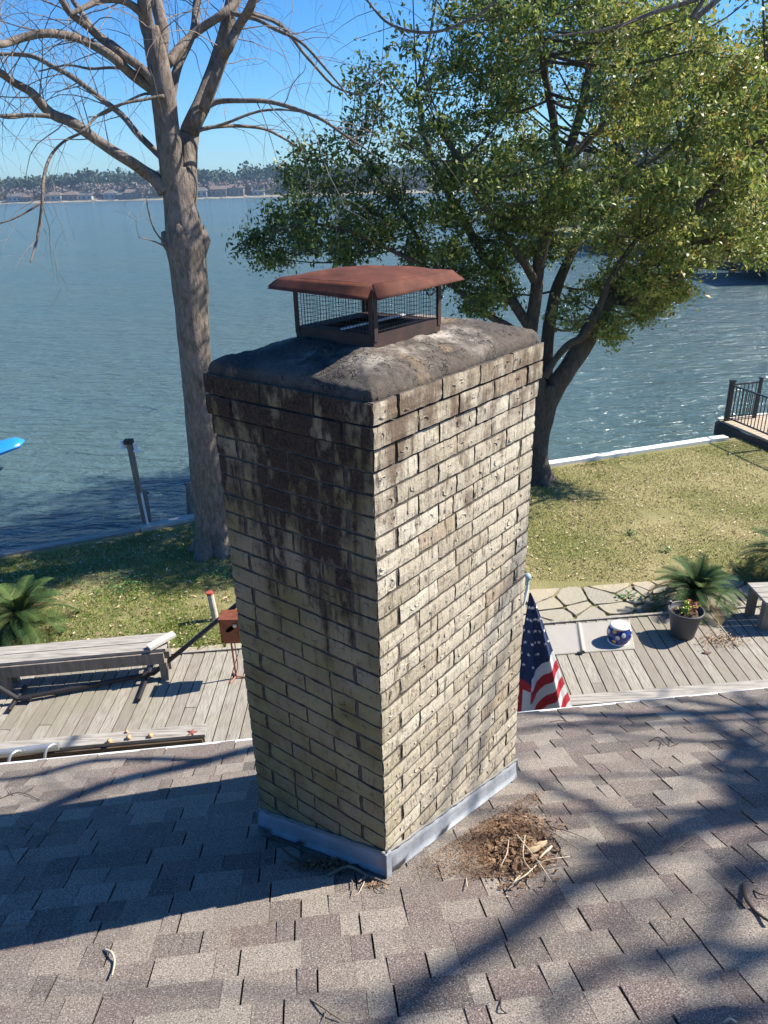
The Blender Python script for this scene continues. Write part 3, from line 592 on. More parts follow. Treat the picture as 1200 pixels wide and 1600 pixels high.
for k in range(4):   # folded corner tabs between neighbouring skirts
    a = O[k-1][3]; c = O[k][2]; b.face([I[k], a, (a+c)/2+(I[k]-(a+c)/2)*.35, c])
lo = b.build('lid', RUST, caproot, True); md = lo.modifiers.new('t', 'SOLIDIFY'); md.thickness = .0012
b = MB(); b.box((.40, .32, ZB-.03), (.24, .24, .10)); b.build('flue_tile', simple('sooty_clay', (.03, .024, .022), .9), caproot)
b = MB(); b.box((.4, .30, ZB+BHt+.004), (.32, .012, .004), t=0); b.build('inner_brace', DRIP, caproot)
# ================================================================== TREES
def bark(name, a, c, st=(5, 5, .8), sc=4, moss=None):
    m = NT(name); n = m.noise(sc, 9, st, .72, .9); n2 = m.noise(sc*4, 4, st); col = m.mix(m.ramp(n, [(.32, 0), (.66, 1)]), a, c)
    col = m.mix(m.ramp(m.noise(1.1, 4), [(.55, 0), (.72, .5)]), col, tuple(np.array(c)*1.35))
    if moss: col = m.mix(m.ramp(m.noise(2.5, 4), [(.5, 0), (.7, .5)]), col, moss)
    return m.out(col, .92, m.math('ADD', n, m.math('MULTIPLY', n2, .4)), .9, .03, .15)
BARK1 = bark('cypress_bark', (.085, .066, .055), (.29, .24, .205), (4, 4, 1.3)); BARK2 = bark('oak_bark', (.045, .038, .032), (.135, .115, .095), (3, 3, 1.2), 5)
TWIG1 = simple('twig_bark', (.22, .175, .15), .85, .25, 4)
def smooth_path(pts, n=4):
    """Catmull-Rom through (Vector, radius) list."""
    out = []; L = len(pts)
    for i in range(L-1):
        p0, p1, p2, p3 = pts[max(i-1, 0)], pts[i], pts[i+1], pts[min(i+2, L-1)]
        for k in range(n):
            t = k/n; q = .5*((2*p1[0])+(p2[0]-p0[0])*t+(2*p0[0]-5*p1[0]+4*p2[0]-p3[0])*t*t+(3*p1[0]-p0[0]-3*p2[0]+p3[0])*t**3)
            out.append((q, p1[1]+(p2[1]-p1[1])*t))
    out.append(pts[-1]); return out
def limb(b, px, Y, n=9, dY=0., wob=.02, flute=None, seg=4, t=0.):
    """px: list of (x, y, r_px) surveyed in the photo; Y depth of the start, Y+dY at the end."""
    L = len(px); pts = []
    for i, (x, y, r) in enumerate(px):
        yy = Y+dY*(i/(L-1))**1.3+(.12*math.sin(i*1.7+x) if 0 < i else 0)*min(1, abs(dY)); q = PY(x, y, yy); pts.append((q, r*(q-Vector((0, 0, CZ))).length/F*1.0))
    sp = smooth_path(pts, seg); 
    sp = [(p+Vector((noise.noise(p*1.3), noise.noise(p*1.3+Vector((9, 0, 0))), noise.noise(p*1.3+Vector((0, 9, 0)))))*wob*min(1, i/3), r*(1+.07*noise.noise(p*3))) for i, (p, r) in enumerate(sp)]
    b.tube([p for p, r in sp], [r for p, r in sp], n, t, flute=flute); return sp
def branch(b, p, d, L, r, lvl, droop, rec, n=5, up=0.):
    """recursive bare branch"""
    k = max(4, int(L/.16)); pts = [p]; q = p.copy(); dd = d.normalized(); step = L/k; rads = [r]
    for i in range(k):
        dd = (dd+Vector((random.gauss(0, .13), random.gauss(0, .13), random.gauss(0, .10)-droop*(i/k)*.33+up*.1))).normalized(); q = q+dd*step; pts.append(q.copy()); rads.append(r*(1-.75*(i+1)/k))
        if lvl > 0 and i >= 1 and random.random() < rec[0]:
            sd = dd.cross(Vector((random.gauss(0, 1), random.gauss(0, 1), random.gauss(0, 1)))).normalized(); nd = (dd*.7+sd*.8+Vector((0, 0, -.15*droop))).normalized()
            branch(b, q.copy(), nd, L*random.uniform(.3, .6), max(r*(1-.75*(i+1)/k)*.6, .0022), lvl-1, droop*1.3, rec, 3 if lvl < 2 else 4, up)
    b.tube(pts, rads, n, cap=False)
def along(sp, f0=.15, n=8):
    for i in range(n):
        f = f0+(1-f0)*(i+random.random())/n; k = min(len(sp)-2, int(f*(len(sp)-1))); a, c = sp[k], sp[k+1]; yield a[0].lerp(c[0], random.random()), (c[0]-a[0]).normalized(), a[1]
YT = 11.0
tree = thing('bare_tree', P(330, 862, 0), 'tall leafless tree with a knotted grey trunk left of the chimney', 'tree')
b = MB()
def fl(a, p): 
    lowf = max(0, 1-p.z/.55); return 1+.05*math.sin(3*a+p.z*1.3)+.035*math.sin(7*a+p.z*.5)+lowf**2*(.30*math.sin(5*a+1)+.14*math.sin(9*a)+.30)+.06*noise.noise(Vector((math.cos(a)*1.5, math.sin(a)*1.5, p.z*1.6)))
trunk_px = [(a, c, r*.92) for a, c, r in [(335, 880, 27), (333, 850, 27), (329, 800, 26), (324, 740, 25.5), (318, 680, 24.5), (312, 620, 24), (306, 560, 24), (300, 500, 25.5), (295, 440, 28), (291, 400, 31), (290, 383, 32.5), (289, 365, 30), (286, 345, 27), (281, 318, 23), (277, 290, 20), (273, 262, 17)]]
sp0 = limb(b, trunk_px, YT, 28, 0, .012, fl)
left = limb(b, [(276, 330, 13), (270, 285, 15.5), (266, 245, 16), (262, 210, 16), (258, 175, 15.5), (254, 140, 15), (247, 100, 14), (240, 65, 12), (236, 40, 9)], YT-.05, 16, -.1, .01, lambda a, p: 1+.05*math.sin(4*a+p.z*2))
right = limb(b, [(290, 345, 14), (292, 300, 14), (292, 260, 13.5), (293, 230, 13.2), (296, 207, 12.8), (304, 188, 12), (316, 165, 11.5), (329, 130, 11), (340, 95, 10), (352, 50, 9), (363, 0, 8), (372, -60, 7), (385, -160, 5), (392, -260, 3)], YT+.1, 14, .9, .01, lambda a, p: 1+.06*math.sin(3*a+p.z*2))
b.tube([PY(256, 362, YT-.02), PY(261, 378, YT-.05), PY(270, 402, YT-.08)], [.04, .085, .04], 12)   # pruning collars
b.tube([PY(315, 352, YT), PY(320, 376, YT-.03), PY(316, 408, YT-.05)], [.03, .085, .03], 12); b.tube([PY(282, 345, YT-.16), PY(281, 368, YT-.20), PY(280, 400, YT-.16)], [.05, .11, .04], 12)
b.build('trunk', BARK1, tree, True)
bl = MB(); bt = MB(); SP = []
for px, Y, dY, n in (
    ([(240, 70, 11), (232, 40, 10.5), (226, 0, 9.5), (215, -80, 8), (200, -180, 5), (185, -280, 3)], 10.9, -.5, 10),
    ([(248, 100, 11), (256, 50, 10), (250, 20, 9.5), (243, -10, 9), (238, -90, 7), (245, -200, 5), (240, -300, 3)], 10.95, .5, 10),
    ([(318, 172, 9), (335, 125, 8.5), (350, 85, 8), (358, 72, 8.5), (372, 40, 7), (392, 5, 6.5), (410, -50, 5.5), (450, -140, 4), (480, -230, 2.5)], 11.15, -.8, 9),
    ([(262, 100, 8), (282, 72, 7), (306, 48, 6.5), (345, 22, 6), (368, 2, 5.5), (400, -40, 5), (440, -90, 4)], 11, 1.2, 8),
    ([(262, 185, 9), (270, 145, 8), (280, 105, 7), (290, 75, 6.5), (301, 42, 6), (306, 5, 5.5), (314, -60, 4.5), (330, -150, 3)], 11.1, 1.5, 8),
    ([(258, 300, 12), (246, 283, 11), (225, 268, 9.5), (200, 250, 8.5), (160, 222, 8), (115, 192, 8), (78, 176, 7.5), (48, 145, 6.5), (20, 128, 6), (-5, 110, 5.5), (-70, 80, 4), (-140, 60, 2)], 10.9, -1.2, 10),
    ([(255, 248, 6), (243, 236, 5.5), (215, 208, 5), (192, 182, 4.8), (165, 160, 4.5), (130, 132, 4), (95, 108, 3.8), (60, 92, 3.5), (25, 85, 3), (-10, 84, 2.5), (-60, 90, 1.5)], 11.05, 1.2, 7),
    ([(250, 150, 10), (232, 135, 8.5), (205, 115, 7.5), (175, 88, 7), (140, 68, 6.5), (108, 55, 6), (75, 52, 5.8), (45, 58, 5.5), (20, 65, 5.2), (-10, 66, 5), (-80, 40, 3)], 10.9, -1.6, 9),
    ([(245, 135, 8), (222, 108, 7), (190, 85, 6.5), (160, 62, 6), (135, 40, 5.5), (110, 20, 5), (95, -5, 4.5), (50, -60, 3)], 10.85, -.8, 8),
    ([(236, 125, 6), (205, 95, 5.5), (178, 70, 5), (150, 48, 4.8), (125, 15, 4), (108, -10, 3.5), (80, -80, 2)], 10.95, .9, 7),
    ([(225, 22, 7), (205, 8, 5.5), (185, 2, 5), (160, 3, 4.5), (135, 12, 4), (110, 22, 3)], 10.8, -.6, 7),
    ([(78, 182, 4), (55, 180, 3.5), (30, 178, 3), (0, 178, 2.5), (-40, 185, 1.5)], 10.1, -.4, 6),
    ([(322, 168, 4.5), (345, 160, 4.2), (385, 157, 4), (425, 160, 3.6), (470, 172, 3.2), (505, 187, 3), (535, 208, 2.5), (562, 228, 2), (590, 250, 1.2)], 11.1, -.8, 6),
    ([(306, 205, 4), (330, 200, 3.2), (370, 198, 2.8), (410, 201, 2.4), (440, 213, 2), (470, 232, 1.2)], 11.1, .8, 6),
    ([(320, 202, 3), (350, 195, 2.5), (395, 178, 2.2), (440, 172, 1.8), (480, 176, 1)], 11.1, .3, 6),
    ([(360, 20, 3.6), (400, 28, 3.2), (430, 45, 3), (470, 68, 2.6), (500, 95, 2.2), (530, 128, 1.6), (545, 150, 1)], 11.3, -.9, 6),
    ([(390, 20, 3), (440, 40, 2.8), (480, 90, 2.3), (520, 135, 2), (570, 150, 1.2)], 11.3, .9, 6),
    ([(256, 150, 3), (228, 156, 2.5), (190, 163, 2.2), (155, 180, 2), (130, 205, 2), (100, 218, 2), (80, 240, 2.2), (70, 275, 2.6), (66, 310, 2.6), (60, 350, 2.2), (55, 385, 1.8), (50, 410, 1)], 10.7, -1.2, 6),
    ([(255, 378, 1.8), (240, 360, 1.4), (232, 335, 1.2), (228, 312, .8)], 10.8, -.3, 5), ([(258, 385, 1.5), (240, 378, 1.2), (215, 370, .9)], 10.8, -.2, 5),
    ([(62, 318, 1.8), (40, 330, 1.6), (15, 342, 1.4), (-15, 350, 1)], 9.9, -.3, 5),
    ([(240, 130, 3), (215, 112, 2.6), (180, 105, 2.4), (140, 108, 2), (100, 100, 1.5), (60, 110, 1)], 10.9, .7, 5),
    ([(250, 150, 2.5), (225, 145, 2), (195, 160, 1.7), (165, 178, 1.3), (140, 182, .8)], 11, -.7, 5),
    ([(-40, 160, 3), (-5, 178, 2.2), (20, 182, 2), (60, 178, 1.5)], 9.8, .5, 5)):
    SP.append((limb(bl, [(a, c, r*.84) for a, c, r in px], Y, n, dY, .04), px[0][2]))
for sp, r0 in SP+[(right, 10), (left, 10)]:
    big = r0 > 4; L = sum((c[0]-a[0]).length for a, c in zip(sp, sp[1:])); n = int(L*(4.4 if big else 4.6))
    for p, d, r in along(sp, .28 if big else .2, n):
        sd = d.cross(Vector((random.gauss(0, 1), random.gauss(0, 1), random.gauss(0, .6)))).normalized(); nd = (d*.65+sd*.75).normalized()
        if sp is right or sp is left:
            if p.z < 6.9: continue
        branch(bt, p, nd, random.uniform(.7, 1.9) if big else random.uniform(.45, 1.1), max(.0030, min(.008, r*.24)), 2 if big else 1, random.uniform(.5, 1.5), (.40 if big else .46,), 4)
bl.build('branches', BARK1, tree, True); bt.build('twigs', TWIG1, tree)
# ---------------------------------------------------------------- evergreen oak
YO = 13.7
oak = thing('evergreen_oak', P(846, 752, 0), 'broad glossy leaved evergreen tree behind the chimney at the water edge', 'tree')
b = MB()
def fo(a, p): lowf = max(0, 1-p.z/.5); return 1+.05*math.sin(3*a+p.z)+lowf**2*(.35*math.sin(4*a+.6)+.4)+.06*noise.noise(Vector((math.cos(a)*1.4, math.sin(a)*1.4, p.z*2)))
limb(b, [(846, 765, 15), (844, 740, 14.5), (841, 705, 14), (843, 675, 15), (848, 645, 18), (851, 620, 20), (851, 600, 16)], YO, 20, 0, .01, fo)
LM = []
def ol(px, Y, dY, n=10): sp = limb(b, px, Y, n, dY, .03, seg=4); LM.append(sp); return sp
ol([(852, 640, 14), (866, 608, 15), (888, 575, 14), (908, 545, 14.5), (925, 515, 14), (945, 480, 12.5), (965, 455, 12), (1000, 425, 10), (1035, 392, 8.5), (1075, 340, 7), (1115, 295, 6), (1160, 250, 5), (1210, 200, 4)], YO, -.6, 14)
ol([(852, 590, 5), (866, 562, 5), (888, 538, 5.5), (912, 526, 5.5), (928, 500, 5.5), (940, 468, 5), (952, 440, 4.5), (975, 405, 4), (1000, 370, 3)], YO-.3, -.9)
ol([(850, 620, 11), (853, 575, 10), (856, 530, 9.5), (860, 490, 9), (869, 455, 8), (882, 422, 7), (900, 385, 6), (930, 340, 5), (960, 290, 4.5), (985, 250, 4)], YO+.2, 1.4)
ol([(846, 620, 12), (836, 570, 10), (830, 530, 9.5), (832, 490, 10), (838, 450, 9.5), (842, 415, 9), (850, 380, 8), (862, 340, 8), (872, 300, 8), (880, 258, 8), (893, 225, 7), (905, 180, 6.5), (915, 130, 5.5), (927, 80, 5), (930, 20, 4), (935, -60, 3)], YO-.1, .4, 12)
ol([(880, 262, 6), (868, 225, 6), (864, 185, 5.5), (858, 145, 5), (850, 105, 4.5), (843, 60, 4), (835, 0, 3)], YO, -.9)
ol([(884, 250, 5), (905, 235, 5.5), (935, 200, 5), (965, 165, 4.5), (995, 130, 4), (1030, 95, 3.5), (1070, 60, 2.5)], YO, .9)
ol([(836, 440, 7), (820, 412, 6), (800, 385, 5.5), (775, 345, 5), (740, 300, 4), (720, 250, 3.5)], YO, -1.4)
ol([(833, 520, 8), (815, 495, 7.5), (798, 468, 7), (775, 425, 6.5), (748, 390, 6.5), (728, 350, 6), (710, 318, 5.5), (690, 280, 4.5), (672, 240, 4), (660, 195, 3.5), (650, 140, 2.5)], YO-.1, 1.3, 12)
ol([(828, 540, 6), (800, 515, 5.5), (765, 495, 5), (735, 470, 4.5), (700, 440, 4), (660, 415, 3.5), (600, 385, 3), (540, 360, 2.5), (480, 350, 2), (430, 362, 1.5)], YO, -1.3)
ol([(700, 440, 3.5), (672, 400, 3), (640, 350, 3), (610, 300, 2.6), (580, 260, 2.2), (545, 230, 1.6)], YO, .8)
ol([(960, 470, 6), (985, 470, 5.5), (1012, 455, 5), (1045, 440, 4), (1065, 430, 3)], YO-.3, -1.2)
ol([(1035, 392, 6), (1050, 345, 5), (1068, 300, 4.5), (1075, 250, 4), (1060, 200, 3.5), (1050, 150, 3)], YO-.3, 1.2)
ol([(1000, 425, 6), (1050, 400, 5), (1110, 375, 4.5), (1170, 360, 4), (1260, 340, 3)], YO, -1.5)
ol([(960, 290, 4), (1000, 260, 4), (1040, 235, 3.5), (1080, 200, 3), (1130, 165, 2.5)], YO+1.4, .5)
# crown blobs: photo x, y, radius px, density
BL = []
def blob(x, y, r, dn=1., dy=None): BL.append((x, y, r, dn, dy))
for a in ((400, 385, 28, .6), (432, 352, 32, .7), (425, 405, 24, .6), (470, 330, 38, .8), (478, 375, 32, .75), (465, 285, 32, .6), (500, 250, 36, .55), (520, 300, 40, .7), (530, 350, 38, .75), (535, 395, 25, .7), (545, 215, 34, .4), (575, 260, 40, .6), (575, 320, 44, .8), (585, 375, 38, .8), (590, 170, 38, .4), (600, 110, 42, .32), (640, 60, 44, .3), (630, 220, 48, .6), (635, 290, 48, .75), (640, 350, 46, .8), (650, 400, 32, .7), (690, 30, 44, .35), (660, 150, 44, .42), (690, 110, 44, .45), (560, 130, 34, .25), (690, 210, 48, .7), (695, 270, 48, .9), (700, 330, 48, .85), (705, 390, 42, .8), (735, 440, 32, .7), (735, 480, 22, .5), (765, 470, 22, .5), (690, 430, 24, .6),
          (735, 60, 48, .6), (745, 120, 48, .8), (750, 180, 50, .85), (755, 240, 50, .9), (760, 300, 48, .9), (770, 360, 44, .9), (785, 410, 38, .8), (790, 455, 22, .5), (785, 20, 50, .7), (800, 90, 50, .8), (805, 150, 48, .8), (810, 215, 46, .75), (815, 275, 44, .8), (820, 330, 46, .9), (830, 380, 40, .9), (860, 330, 46, 1), (870, 380, 38, .8), (880, 300, 36, .7),
          (845, 20, 50, .8), (855, 80, 44, .6), (860, 240, 34, .4), (905, 10, 50, .85), (915, 80, 44, .6), (930, 145, 42, .6), (900, 300, 42, 1), (930, 340, 46, 1), (960, 380, 34, .75), (940, 240, 40, .6), (955, 290, 46, 1), (985, 340, 46, 1), (1020, 370, 40, .9), (960, 30, 50, .9), (970, 90, 48, .85), (985, 150, 46, .85), (975, 200, 40, .7), (1010, 215, 38, .6), (1015, 300, 40, .9), (1050, 330, 46, 1), (1085, 370, 44, 1), (1055, 395, 34, .9), (1100, 400, 22, .8), (1020, 50, 50, .9), (1035, 110, 48, .9), (1050, 165, 44, .85), (1045, 260, 34, .5),
          (1085, 20, 36, .5), (1090, 80, 46, .85), (1105, 140, 46, .9), (1110, 195, 42, .7), (1115, 270, 38, .6), (1110, 320, 44, .9), (1140, 370, 40, 1), (1150, 110, 40, .8), (1165, 165, 44, .9), (1160, 225, 40, .8), (1160, 290, 46, .9), (1185, 340, 46, 1), (1185, 395, 30, .8), (1195, 60, 40, .6), (1200, 110, 46, .8), (1210, 180, 46, .8), (1215, 250, 50, .9), (1235, 320, 50, .9), (1260, 120, 60, .7), (1270, 230, 60, .8), (1270, 370, 45, .8),
          (1080, 225, 30, .8), (1130, 250, 30, .8), (1062, 290, 28, .8), (940, 440, 26, .6), (965, 425, 30, .8), (1000, 450, 26, .8), (1030, 445, 26, .8), (1055, 425, 26, .8), (1030, 475, 18, .6), (950, 500, 15, .6), (910, 505, 16, .35), (900, 470, 18, .35), (880, 500, 13, .3), (1005, 490, 14, .5), (985, 470, 16, .5), (955, 522, 10, .5), (1065, 455, 12, .5),
          (760, -60, 60, .7), (870, -70, 70, .8), (980, -70, 70, .8), (1090, -60, 60, .6), (1190, -40, 60, .6), (820, -170, 80, .7), (950, -180, 90, .7), (1080, -170, 80, .6), (900, -280, 90, .5), (1020, -280, 80, .5), (690, -70, 50, .4), (640, -40, 44, .25)): blob(*a)
m = NT('oak_leaf'); LEAF = m.out(m.ramp(m.tint(), [(0, (.045, .075, .02)), (.4, (.105, .155, .036)), (.72, (.28, .34, .07)), (.96, (.50, .47, .14)), (1, (.42, .28, .07))]), .45, spec=.45)
tr = m.n.new('ShaderNodeBsdfTranslucent'); m.l.new(m.b.inputs['Base Color'].links[0].from_socket, tr.inputs[0]); mx = m.n.new('ShaderNodeMixShader'); mx.inputs[0].default_value = .38
m.l.new(m.b.outputs[0], mx.inputs[1]); m.l.new(tr.outputs[0], mx.inputs[2]); m.l.new(mx.outputs[0], m.n['Material Output'].inputs[0])
VS = []; TS_ = []; nodes = [q for sp in LM for q in sp]; tw = MB()
ncl = 0
for (x, y, r, dn, dy) in BL:
    span = 2.4 if 560 < x < 1200 and y < 380 else 1.5; back = 3.9 if (y < 330 and x > 600) else 1.6
    for layer in range((4 if (y < 190 and 760 < x < 1190) else 3 if back > 2 and dn > .75 and random.random() < .6 or y < -60 else 2) if dn > .3 else 1):
        yy = YO+(random.uniform(-span, span*.5) if layer == 0 else random.uniform(-span*.3, back) if layer < 2 else random.uniform(1.8, 4.3)); c = PY(x+random.gauss(0, r*.15), y+random.gauss(0, r*.15), yy); R3 = r*1.12*(c-Vector((0, 0, CZ))).length/F
        near = min(nodes, key=lambda q: (q[0]-c).length+(.6 if q[0].z > c.z+.2 else 0)); d = c-near[0]; mid = near[0]+d*.5+Vector((0, 0, -.08*d.length))
        rr = max(.012, min(near[1]*.5, .012+.012*d.length)); sp = smooth_path([(near[0], rr), (mid, rr*.8), (c, rr*.5)], 4); tw.tube([p for p, _ in sp], [q for _, q in sp], 5, cap=False)
        nsub = int(8*dn+2)
        for _ in range(nsub):
            o = Vector((random.gauss(0, 1), random.gauss(0, 1), random.gauss(0, 1))).normalized()*R3*random.uniform(.25, 1.0); o.z *= .85; e = c+o; s0 = c.lerp(e, .1)
            tw.tube([s0, s0.lerp(e, .5)+Vector((random.gauss(0, .05), random.gauss(0, .05), -.03)), e], [.009, .006, .003], 3, cap=False)
            n = int(random.uniform(30, 112)*(.5+.5*dn)); A = np.array(s0.lerp(e, .35)); Bq = np.array(e+(e-s0)*.12); f = rng.beta(2.2, 1.2, n)[:, None]; sg = .085+.05*f
            Cc = A+(Bq-A)*f+rng.normal(size=(n, 3))*sg*np.array([1.15, 1.15, .8])
            dirs = rng.normal(size=(n, 3))*.8+np.array(o.normalized())*.6+np.array([0, 0, .1]); dirs /= np.linalg.norm(dirs, axis=1)[:, None]
            nr = rng.normal(size=(n, 3))*.75+np.array([.25, -.1, .9]); sd = np.cross(dirs, nr); sd /= np.linalg.norm(sd, axis=1)[:, None]
            ln = rng.uniform(.026, .064, n)[:, None]; wd = ln*rng.uniform(.34, .5, n)[:, None]; fold = np.cross(sd, dirs)*wd*.35
            VS.append(np.stack([Cc-dirs*ln, Cc+sd*wd+fold, Cc+dirs*ln, Cc-sd*wd+fold], 1)); yel = .14*(x > 930)+.10*(x > 780)-.10*(x < 560)+random.gauss(0, .10)
            TS_.append(np.clip(rng.normal(.42+yel, .20, n), 0, 1)); ncl += n
print('leaves', ncl)
b.build('trunk', BARK2, oak, True); tw.build('branches', BARK2, oak)
quads('crown', np.concatenate(VS), np.concatenate(TS_), LEAF, oak, off=tuple(oak.location))
# ---------------------------------------------------------------- trees across the inlet
def small_tree(name, px, Y, H, rad, kind, label):
    q = PY(px, 300, Y); q.z = .4; t = thing(name, q, label, 'tree', 'trees across the inlet'); b = MB()
    pts = [q+Vector((random.gauss(0, .06)*i, random.gauss(0, .06)*i, H*.8*i/6)) for i in range(7)]; b.tube(pts, [.28*(1-i/7.5) for i in range(7)], 8)
    if kind == 'bare':
        for i in range(26): k = random.uniform(1.6, 5.9); p = pts[int(k)].lerp(pts[int(k)+1], k % 1); branch(b, p, Vector((random.gauss(0, 1), random.gauss(0, 1), 1.0)), rad*random.uniform(.6, 1.1), .07, 2, .0, (.42,), 4, .3)
        b.build('trunk', TWIG1, t)
    else:
        b.build('trunk', BARK2, t); n = 2600; c = rng.normal(size=(n, 3)); c /= np.linalg.norm(c, axis=1)[:, None]; c *= rng.uniform(.3, 1, n)[:, None]*np.array([rad, rad, H*.36])
        C = np.array(q)+np.array([0, 0, H*.62])+c*(1+.3*np.sin(c[:, :1]*3)); a = rng.normal(size=(n, 3)); a /= np.linalg.norm(a, axis=1)[:, None]; d = np.cross(a, rng.normal(size=(n, 3))); d /= np.linalg.norm(d, axis=1)[:, None]; s = .22
        quads('crown', np.stack([C-a*s, C-d*s, C+a*s, C+d*s], 1), rng.uniform(0, 1, n), DG, t, off=tuple(q))
for i, a in enumerate((('bare_tree', 905, 92, 12, 4.5, 'bare', 'grey leafless tree nearest the inlet mouth, behind the evergreen crown'), ('bare_tree', 960, 84, 13, 5, 'bare', 'wide grey leafless tree across the inlet left of the tan house'), ('shade_pine', 1010, 100, 15, 3.6, 'ever', 'dark bushy evergreen left of the tan house across the inlet'),
          ('bare_tree', 1035, 72, 10, 4, 'bare', 'small grey leafless tree in front of the tan house left corner'), ('shade_pine', 1125, 88, 14, 4, 'ever', 'dark bushy evergreen right of the tan house across the inlet'), ('bare_tree', 1170, 75, 11, 4.5, 'bare', 'grey leafless tree at the right edge across the inlet'), ('bare_tree', 1090, 105, 15, 5, 'bare', 'tall grey leafless tree rising over the tan house roof'))): small_tree(*a)
# ================================================================== SHADE TREE beside the house (its branches dapple the roof; tips enter the top right)
st_ = thing('bare_tree', (9.6, 4.9, 0), 'leafless tree whose thin branch tips cross the sky at the top right', 'tree')
b = MB(); bt = MB(); T0 = Vector((9.6, 4.9, 0))
b.tube([T0+Vector((math.sin(i*.7)*.12, math.cos(i*.9)*.1, i*.9)) for i in range(10)], [.34-.02*i for i in range(10)], 14)
def shadow_limb(px, h, r, root=None, twn=10, tw=True):
    """A limb whose shadow falls along the surveyed roof pixels px: each point goes from the roof towards the sun by h metres."""
    pts = [(PR(x, y)+S*hh, rr*.66) for (x, y), hh, rr in zip(px, h, r)]
    if root is not None: pts = [(root, r[0]*.8)]+pts
    sp = smooth_path(pts, 4); b.tube([p for p, _ in sp], [q for _, q in sp], 8)
    if tw:
        for p, d, rr in along(sp, .35, max(2, twn//2)): branch(bt, p, (d*.6+Vector((random.gauss(0, .6), random.gauss(0, .6), random.gauss(0, .6)))).normalized(), random.uniform(.6, 1.5), min(.014, rr*.3), 1, .3, (.3,), 4)
    return sp
top = T0+Vector((0, 0, 7.2))
for px, hh, rad, root, n_ in (
    ([(1330, 1185), (1200, 1240), (1138, 1273), (1077, 1297), (1021, 1322), (962, 1356), (892, 1380), (830, 1425), (780, 1470), (700, 1525), (620, 1592), (540, 1660)], (10.4, 8.9), (.12, .055), (0, 0, -1.6), 10),
    ([(1021, 1322), (985, 1300), (960, 1285), (922, 1257), (861, 1236), (810, 1212), (760, 1190)], (9.3, 8.9), (.055, .03), None, 6),
    ([(1260, 1200), (1200, 1185), (1157, 1158), (1092, 1128), (1015, 1100), (930, 1060)], (9.8, 9.1), (.07, .035), (0, .2, -1.), 6),
    ([(1200, 1290), (1150, 1260), (1132, 1211), (1140, 1180), (1169, 1160), (1178, 1131), (1157, 1100), (1130, 1060)], (9.6, 9), (.06, .035), None, 6),
    ([(1230, 1175), (1138, 1162), (1015, 1155), (922, 1143), (830, 1137)], (9.8, 9.2), (.035, .016), (.2, .2, -.4), 5),
    ([(1190, 1240), (1107, 1223), (1046, 1211), (953, 1212), (830, 1219)], (9.6, 9.2), (.035, .018), None, 5),
    ([(1280, 1330), (1200, 1345), (1150, 1400), (1120, 1450), (1060, 1500), (1000, 1530)], (10, 9.3), (.065, .028), (0, -.3, -.9), 7),
    ([(1250, 1470), (1180, 1490), (1080, 1480), (980, 1500), (900, 1540), (850, 1600)], (9.9, 9.2), (.06, .03), (0, -.5, -.6), 7),
    ([(1250, 1560), (1150, 1570), (1060, 1590), (980, 1640)], (9.8, 9.3), (.05, .03), (0, -.6, -.8), 5),
    ([(420, 1168), (300, 1195), (180, 1225), (90, 1255), (0, 1292), (-150, 1350)], (7.4, 7), (.085, .06), None, 5),
    ([(300, 1185), (150, 1195), (40, 1215), (-60, 1225)], (7.5, 7.2), (.06, .04), None, 4)):
    k = len(px); px2 = [(a+random.gauss(0, 5), c+random.gauss(0, 3)) for a, c in px]
    shadow_limb(px2, [hh[0]+(hh[1]-hh[0])*i/(k-1) for i in range(k)], [rad[0]+(rad[1]-rad[0])*i/(k-1) for i in range(k)], top+Vector(root) if root else None, n_)
# main upper limbs (out of the frame)
for d, L in ((Vector((-.6, .6, .7)), 4.5), (Vector((.7, .2, .8)), 4), (Vector((-.2, -.7, .8)), 4), (Vector((.1, .1, 1)), 4)): branch(b, top+Vector((0, 0, random.uniform(-.5, .6))), d, L, .14, 2, 0, (.35,), 7)
bt.build('twigs', TWIG1, st_)
# branches that enter the frame at the top
b.build('trunk', BARK1, st_, True)
for px, Y, dY in (([(1150, -25, 5), (1100, -5, 4.5), (1070, 5, 4.2), (1020, 20, 3.6), (975, 38, 3), (935, 48, 2.4), (900, 52, 1.8), (860, 58, 1)], 7.4, 0), ([(800, -30, 3.6), (765, 10, 3), (735, 30, 3), (690, 48, 2.8), (650, 50, 2.8), (610, 38, 2.5), (585, 15, 2), (560, -20, 1.4)], 7.2, .4)):
    pts = [(PY(x, y, Y+dY*i/7), r*5.6/F) for i, (x, y, r) in enumerate(px)]
    if px[0][0] > 1000: pts = [(top+Vector((-.2, .2, .3)), .09), (Vector((6.5, 7.2, 9.9)), .06)]+pts
    sp = smooth_path(pts, 4); b = MB(); b.tube([p for p, _ in sp], [q for _, q in sp], 6)
    for p, d, r in along(sp, .35, 12): branch(b, p, (d*.6+Vector((random.gauss(0, .5), random.gauss(0, .3), random.gauss(-.1, .5)))).normalized(), random.uniform(.3, .8), .0035, 1, 1.2, (.35,), 3)
    b.build('branch', BARK1, st_)
